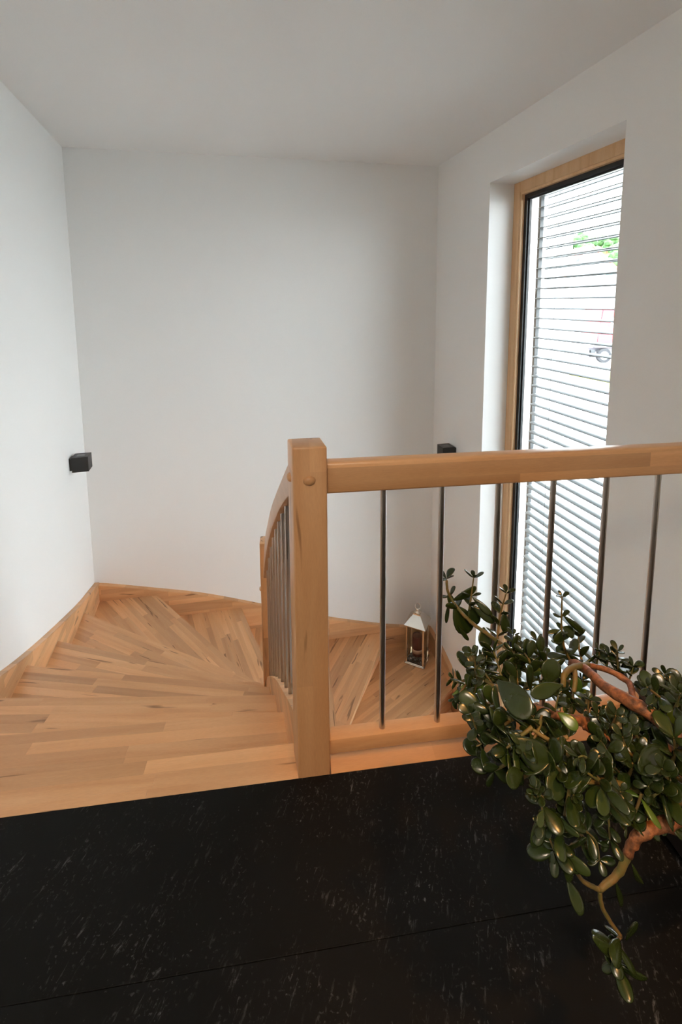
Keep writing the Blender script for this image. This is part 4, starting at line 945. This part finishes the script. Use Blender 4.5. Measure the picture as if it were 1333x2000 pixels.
# ------------------------------------------------------------------ outside, seen through the slats
GZ = -3.0
def pl_mat(nm, c, r=0.8): return plain(nm, c, r)
M_conc = pl_mat('pale_concrete_yard', (0.62, 0.62, 0.60), 0.9); M_grass = plain('dry_grass', (0.30, 0.33, 0.06), 0.95, bump=0.5, bscale=8)
M_red = plain('red_truck_paint', (0.55, 0.04, 0.05), 0.4); M_tyre = plain('tyre_rubber', (0.025, 0.025, 0.028), 0.8); M_rim = plain('white_wheel_rim', (0.7, 0.7, 0.72), 0.4)
M_chas = plain('grey_chassis', (0.12, 0.12, 0.14), 0.6); M_tile = plain('red_roof_tiles', (0.45, 0.10, 0.07), 0.8); M_teal = plain('teal_shutter', (0.08, 0.30, 0.32), 0.6)
M_dk = plain('dark_window_glass', (0.03, 0.035, 0.04), 0.2)
def foliage(nm, a, b):
    m, n, l, bb = material(nm); tc = n.new('ShaderNodeTexCoord'); no = n.new('ShaderNodeTexNoise'); no.inputs['Scale'].default_value = 0.9; no.inputs['Detail'].default_value = 6
    l.new(tc.outputs['Object'], no.inputs['Vector']); r = ramp(n, [(0.38, a), (0.62, b)]); l.new(no.outputs['Fac'], r.inputs['Fac']); l.new(r.outputs['Color'], bb.inputs['Base Color']); bb.inputs['Roughness'].default_value = 0.9; return m
M_fol = foliage('tree_foliage', (0.020, 0.060, 0.018), (0.075, 0.17, 0.045)); M_meadow = foliage('hill_meadow', (0.09, 0.16, 0.04), (0.20, 0.25, 0.06))
bm = bmesh.new(); add_prism(bm, [(2.6, -60), (140, -60), (140, 170), (-60, 170), (-60, 3.9), (2.6, 3.9)], GZ - 0.3, GZ)
yard = struct(from_bm('ground', bm, M_conc), 'pale concrete yard outside the window'); 
bm = bmesh.new(); add_prism(bm, [(15.8, 19.6), (19.5, 19.2), (20.5, 24.6), (16.7, 25.0)], GZ, GZ + 0.04)
tag(from_bm('lawn', bm, M_grass), 'strip of yellowish grass in the yard outside the window', 'grass', kind='stuff')
# truck
tr = empty('truck', (22.23, 28.95, GZ), math.atan2(-0.127, 0.992)); tag(tr, 'red truck with white wheels parked in the yard outside the window', 'truck')
bm = bmesh.new()
sec = [(-0.60, 1.42), (2.1, 1.42), (2.15, 2.5), (1.75, 3.85), (-0.28, 3.95), (-0.50, 2.2)]
va = [bm.verts.new((x, -0.05, z)) for x, z in sec]; vb = [bm.verts.new((x, 2.35, z)) for x, z in sec]
bm.faces.new(va); bm.faces.new(vb[::-1])
for k in range(len(sec)): bm.faces.new((va[k], va[(k + 1) % len(sec)], vb[(k + 1) % len(sec)], vb[k]))
bmesh.ops.bevel(bm, geom=list(bm.edges), offset=0.05, segments=2, affect='EDGES')
from_bm('cab', bm, M_red, tr)
box('side_window', 0.28, 1.55, -0.075, -0.055, 2.48, 3.20, M_rim, tr, 0.005)
box('cab_stripe', 0.30, 1.7, -0.07, -0.055, 2.0, 2.10, M_rim, tr)
box('chassis', -5.5, 2.0, 0.6, 1.7, 0.72, 1.0, M_chas, tr, 0.02)
box('mudguard', -0.62, 0.72, -0.02, 0.42, 1.08, 1.24, M_chas, tr, 0.05)
bm = bmesh.new(); add_tube(bm, [(-2.55, 0.15, 0.72), (-1.75, 0.15, 0.72)], [0.36, 0.36], 20); o = from_bm('fuel_tank', bm, M_rim, tr); shade_auto(o)
box('battery_box', -1.62, -1.05, 0.0, 0.5, 0.42, 0.98, M_chas, tr, 0.03); box('step', -0.95, -0.62, 0.0, 0.4, 0.40, 0.92, M_alu, tr, 0.02)
for wx in (0.02, -4.6):
    bm = bmesh.new(); add_lathe(bm, [(0.30, 0.30), (0.48, 0.30), (0.52, 0.26), (0.52, 0.04), (0.48, 0.0), (0.30, 0.0)], 28); o = from_bm('wheel', bm, M_tyre, tr); shade_auto(o)
    o.rotation_euler = (math.radians(-90), 0, 0); o.location = (wx, -0.02, 0.52)
    bm = bmesh.new(); add_lathe(bm, [(0, 0.08), (0.10, 0.06), (0.14, 0.10), (0.26, 0.03), (0.31, 0.02), (0.31, 0.25), (0, 0.25)], 28); h = from_bm('rim', bm, M_rim, o); shade_auto(h)
# houses
def gable(nm, loc, rz, w, dpt, he_, hr_, label, extra=None):
    t = empty(nm, loc, rz); tag(t, label, 'house')
    bm = bmesh.new()
    sec = [(-w / 2, 0), (w / 2, 0), (w / 2, he_), (0, hr_), (-w / 2, he_)]
    va = [bm.verts.new((x, 0, z)) for x, z in sec]; vb = [bm.verts.new((x, dpt, z)) for x, z in sec]
    bm.faces.new(va); bm.faces.new(vb[::-1])
    for k in range(5): bm.faces.new((va[k], va[(k + 1) % 5], vb[(k + 1) % 5], vb[k]))
    from_bm('wall', bm, M_render, t)
    sl = Vector((w / 2, 0, he_ - hr_)).normalized()
    for s in (-1, 1):
        bm = bmesh.new(); a = Vector((0, 0, hr_ + 0.02)); b = Vector((s * (w / 2 + 0.5), 0, he_ - (hr_ - he_) * 0.5 / (w / 2) + 0.02)); th = Vector((0, 0, 0.22))
        q = [a, b, b + th, a + th]; v1 = [bm.verts.new((p.x, -0.4, p.z)) for p in q]; v2 = [bm.verts.new((p.x, dpt + 0.4, p.z)) for p in q]
        bm.faces.new(v1); bm.faces.new(v2[::-1])
        for k in range(4): bm.faces.new((v1[k], v1[(k + 1) % 4], v2[(k + 1) % 4], v2[k]))
        from_bm('roof_slope', bm, M_tile, t)
    return t
h1 = gable('house', (39.2, 55.6, GZ), math.atan2(-0.127, 0.992), 9.0, 12, 7.5, 11.4, 'white gabled house with red roof edge behind the truck')
bm = bmesh.new(); P = [(-2.35, 9.45), (-1.45, 9.45), (-1.45, 10.45)]
va = [bm.verts.new((x, -0.06, z)) for x, z in P]; vb = [bm.verts.new((x, 0.05, z)) for x, z in P]; bm.faces.new(va); bm.faces.new(vb[::-1])
for k in range(3): bm.faces.new((va[k], va[(k + 1) % 3], vb[(k + 1) % 3], vb[k]))
from_bm('gable_window', bm, M_dk, h1)
o = box('shutter', 2.15, 2.95, -0.08, 0.02, 7.1, 8.1, M_teal, h1, 0.01)
o = box('window', -2.4, -1.9, -0.05, 0.02, 4.6, 5.2, M_dk, h1); 
h2 = empty('apartment_block', (13.2, 22.9, GZ), math.atan2(-0.127, 0.992)); tag(h2, 'tall plain white building close by at the left of the window view', 'house')
box('wall', -3.2, 2.15, 0.0, 6.0, 0.0, 12.5, M_render, h2, 0.02); box('parapet', -3.3, 2.25, -0.1, 6.1, 12.5, 12.8, M_alu, h2, 0.02)
# wooded hill
bm = bmesh.new()
nx, ny = 24, 10
g = [[bm.verts.new((40 + i * 5.0, 100 + j * 7.0, GZ + 24.0 * math.sin(math.pi * min(1, j / 9.0 * 0.62)) * (0.75 + 0.35 * i / nx) + 0.8 * math.sin(i * 1.7 + j))) for j in range(ny)] for i in range(nx)]
for i in range(nx - 1):
    for j in range(ny - 1): bm.faces.new((g[i][j], g[i + 1][j], g[i + 1][j + 1], g[i][j + 1]))
hill = from_bm('hill', bm, M_meadow, None, smooth=True); struct(hill, 'green hillside behind the houses')
rt = random.Random(5)
def crown_mesh():
    bm = bmesh.new()
    for k in range(7):
        m4 = Matrix.Translation((rt.uniform(-1.1, 1.1), rt.uniform(-1.1, 1.1), rt.uniform(1.6, 3.4))) @ Matrix.Diagonal((rt.uniform(0.9, 1.5), rt.uniform(0.9, 1.5), rt.uniform(0.8, 1.3), 1))
        bmesh.ops.create_icosphere(bm, subdivisions=2, radius=1, matrix=m4)
    for v in bm.verts: v.co += Vector((rt.uniform(-.14, .14), rt.uniform(-.14, .14), rt.uniform(-.14, .14)))
    me = bpy.data.meshes.new('crown'); bm.to_mesh(me); bm.free(); me.materials.append(M_fol); return me
CR_ = [crown_mesh() for _ in range(3)]
bm = bmesh.new(); add_tube(bm, [(0, 0, -0.6), (0, 0, 2.2)], [0.22, 0.14], 8); TRK = bpy.data.meshes.new('tree_trunk'); bm.to_mesh(TRK); bm.free(); TRK.materials.append(M_bark)
dep = bpy.context.evaluated_depsgraph_get()
def ground(x, y):
    ok, co, _, _ = hill.ray_cast(Vector((x, y, 200)), Vector((0, 0, -1))); return co.z if ok else GZ
spots = []
while len(spots) < 34:
    x = rt.uniform(74, 104); y = rt.uniform(110, 152)
    if all((x - a) ** 2 + (y - b) ** 2 > 5.6 ** 2 for a, b in spots): spots.append((x, y))
for k, (x, y) in enumerate(spots):
    t = empty('tree', (x, y, ground(x, y)), rt.uniform(0, 6.3)); s = rt.uniform(0.85, 1.25); t.scale = (s, s, s * 1.1)
    tag(t, 'round leafy tree on the green hillside behind the houses', 'tree', 'trees on the hillside')
    for nm, me in (('crown', CR_[k % 3]), ('tree_trunk', TRK)):
        o = bpy.data.objects.new(nm, me); COL.objects.link(o); o.parent = t
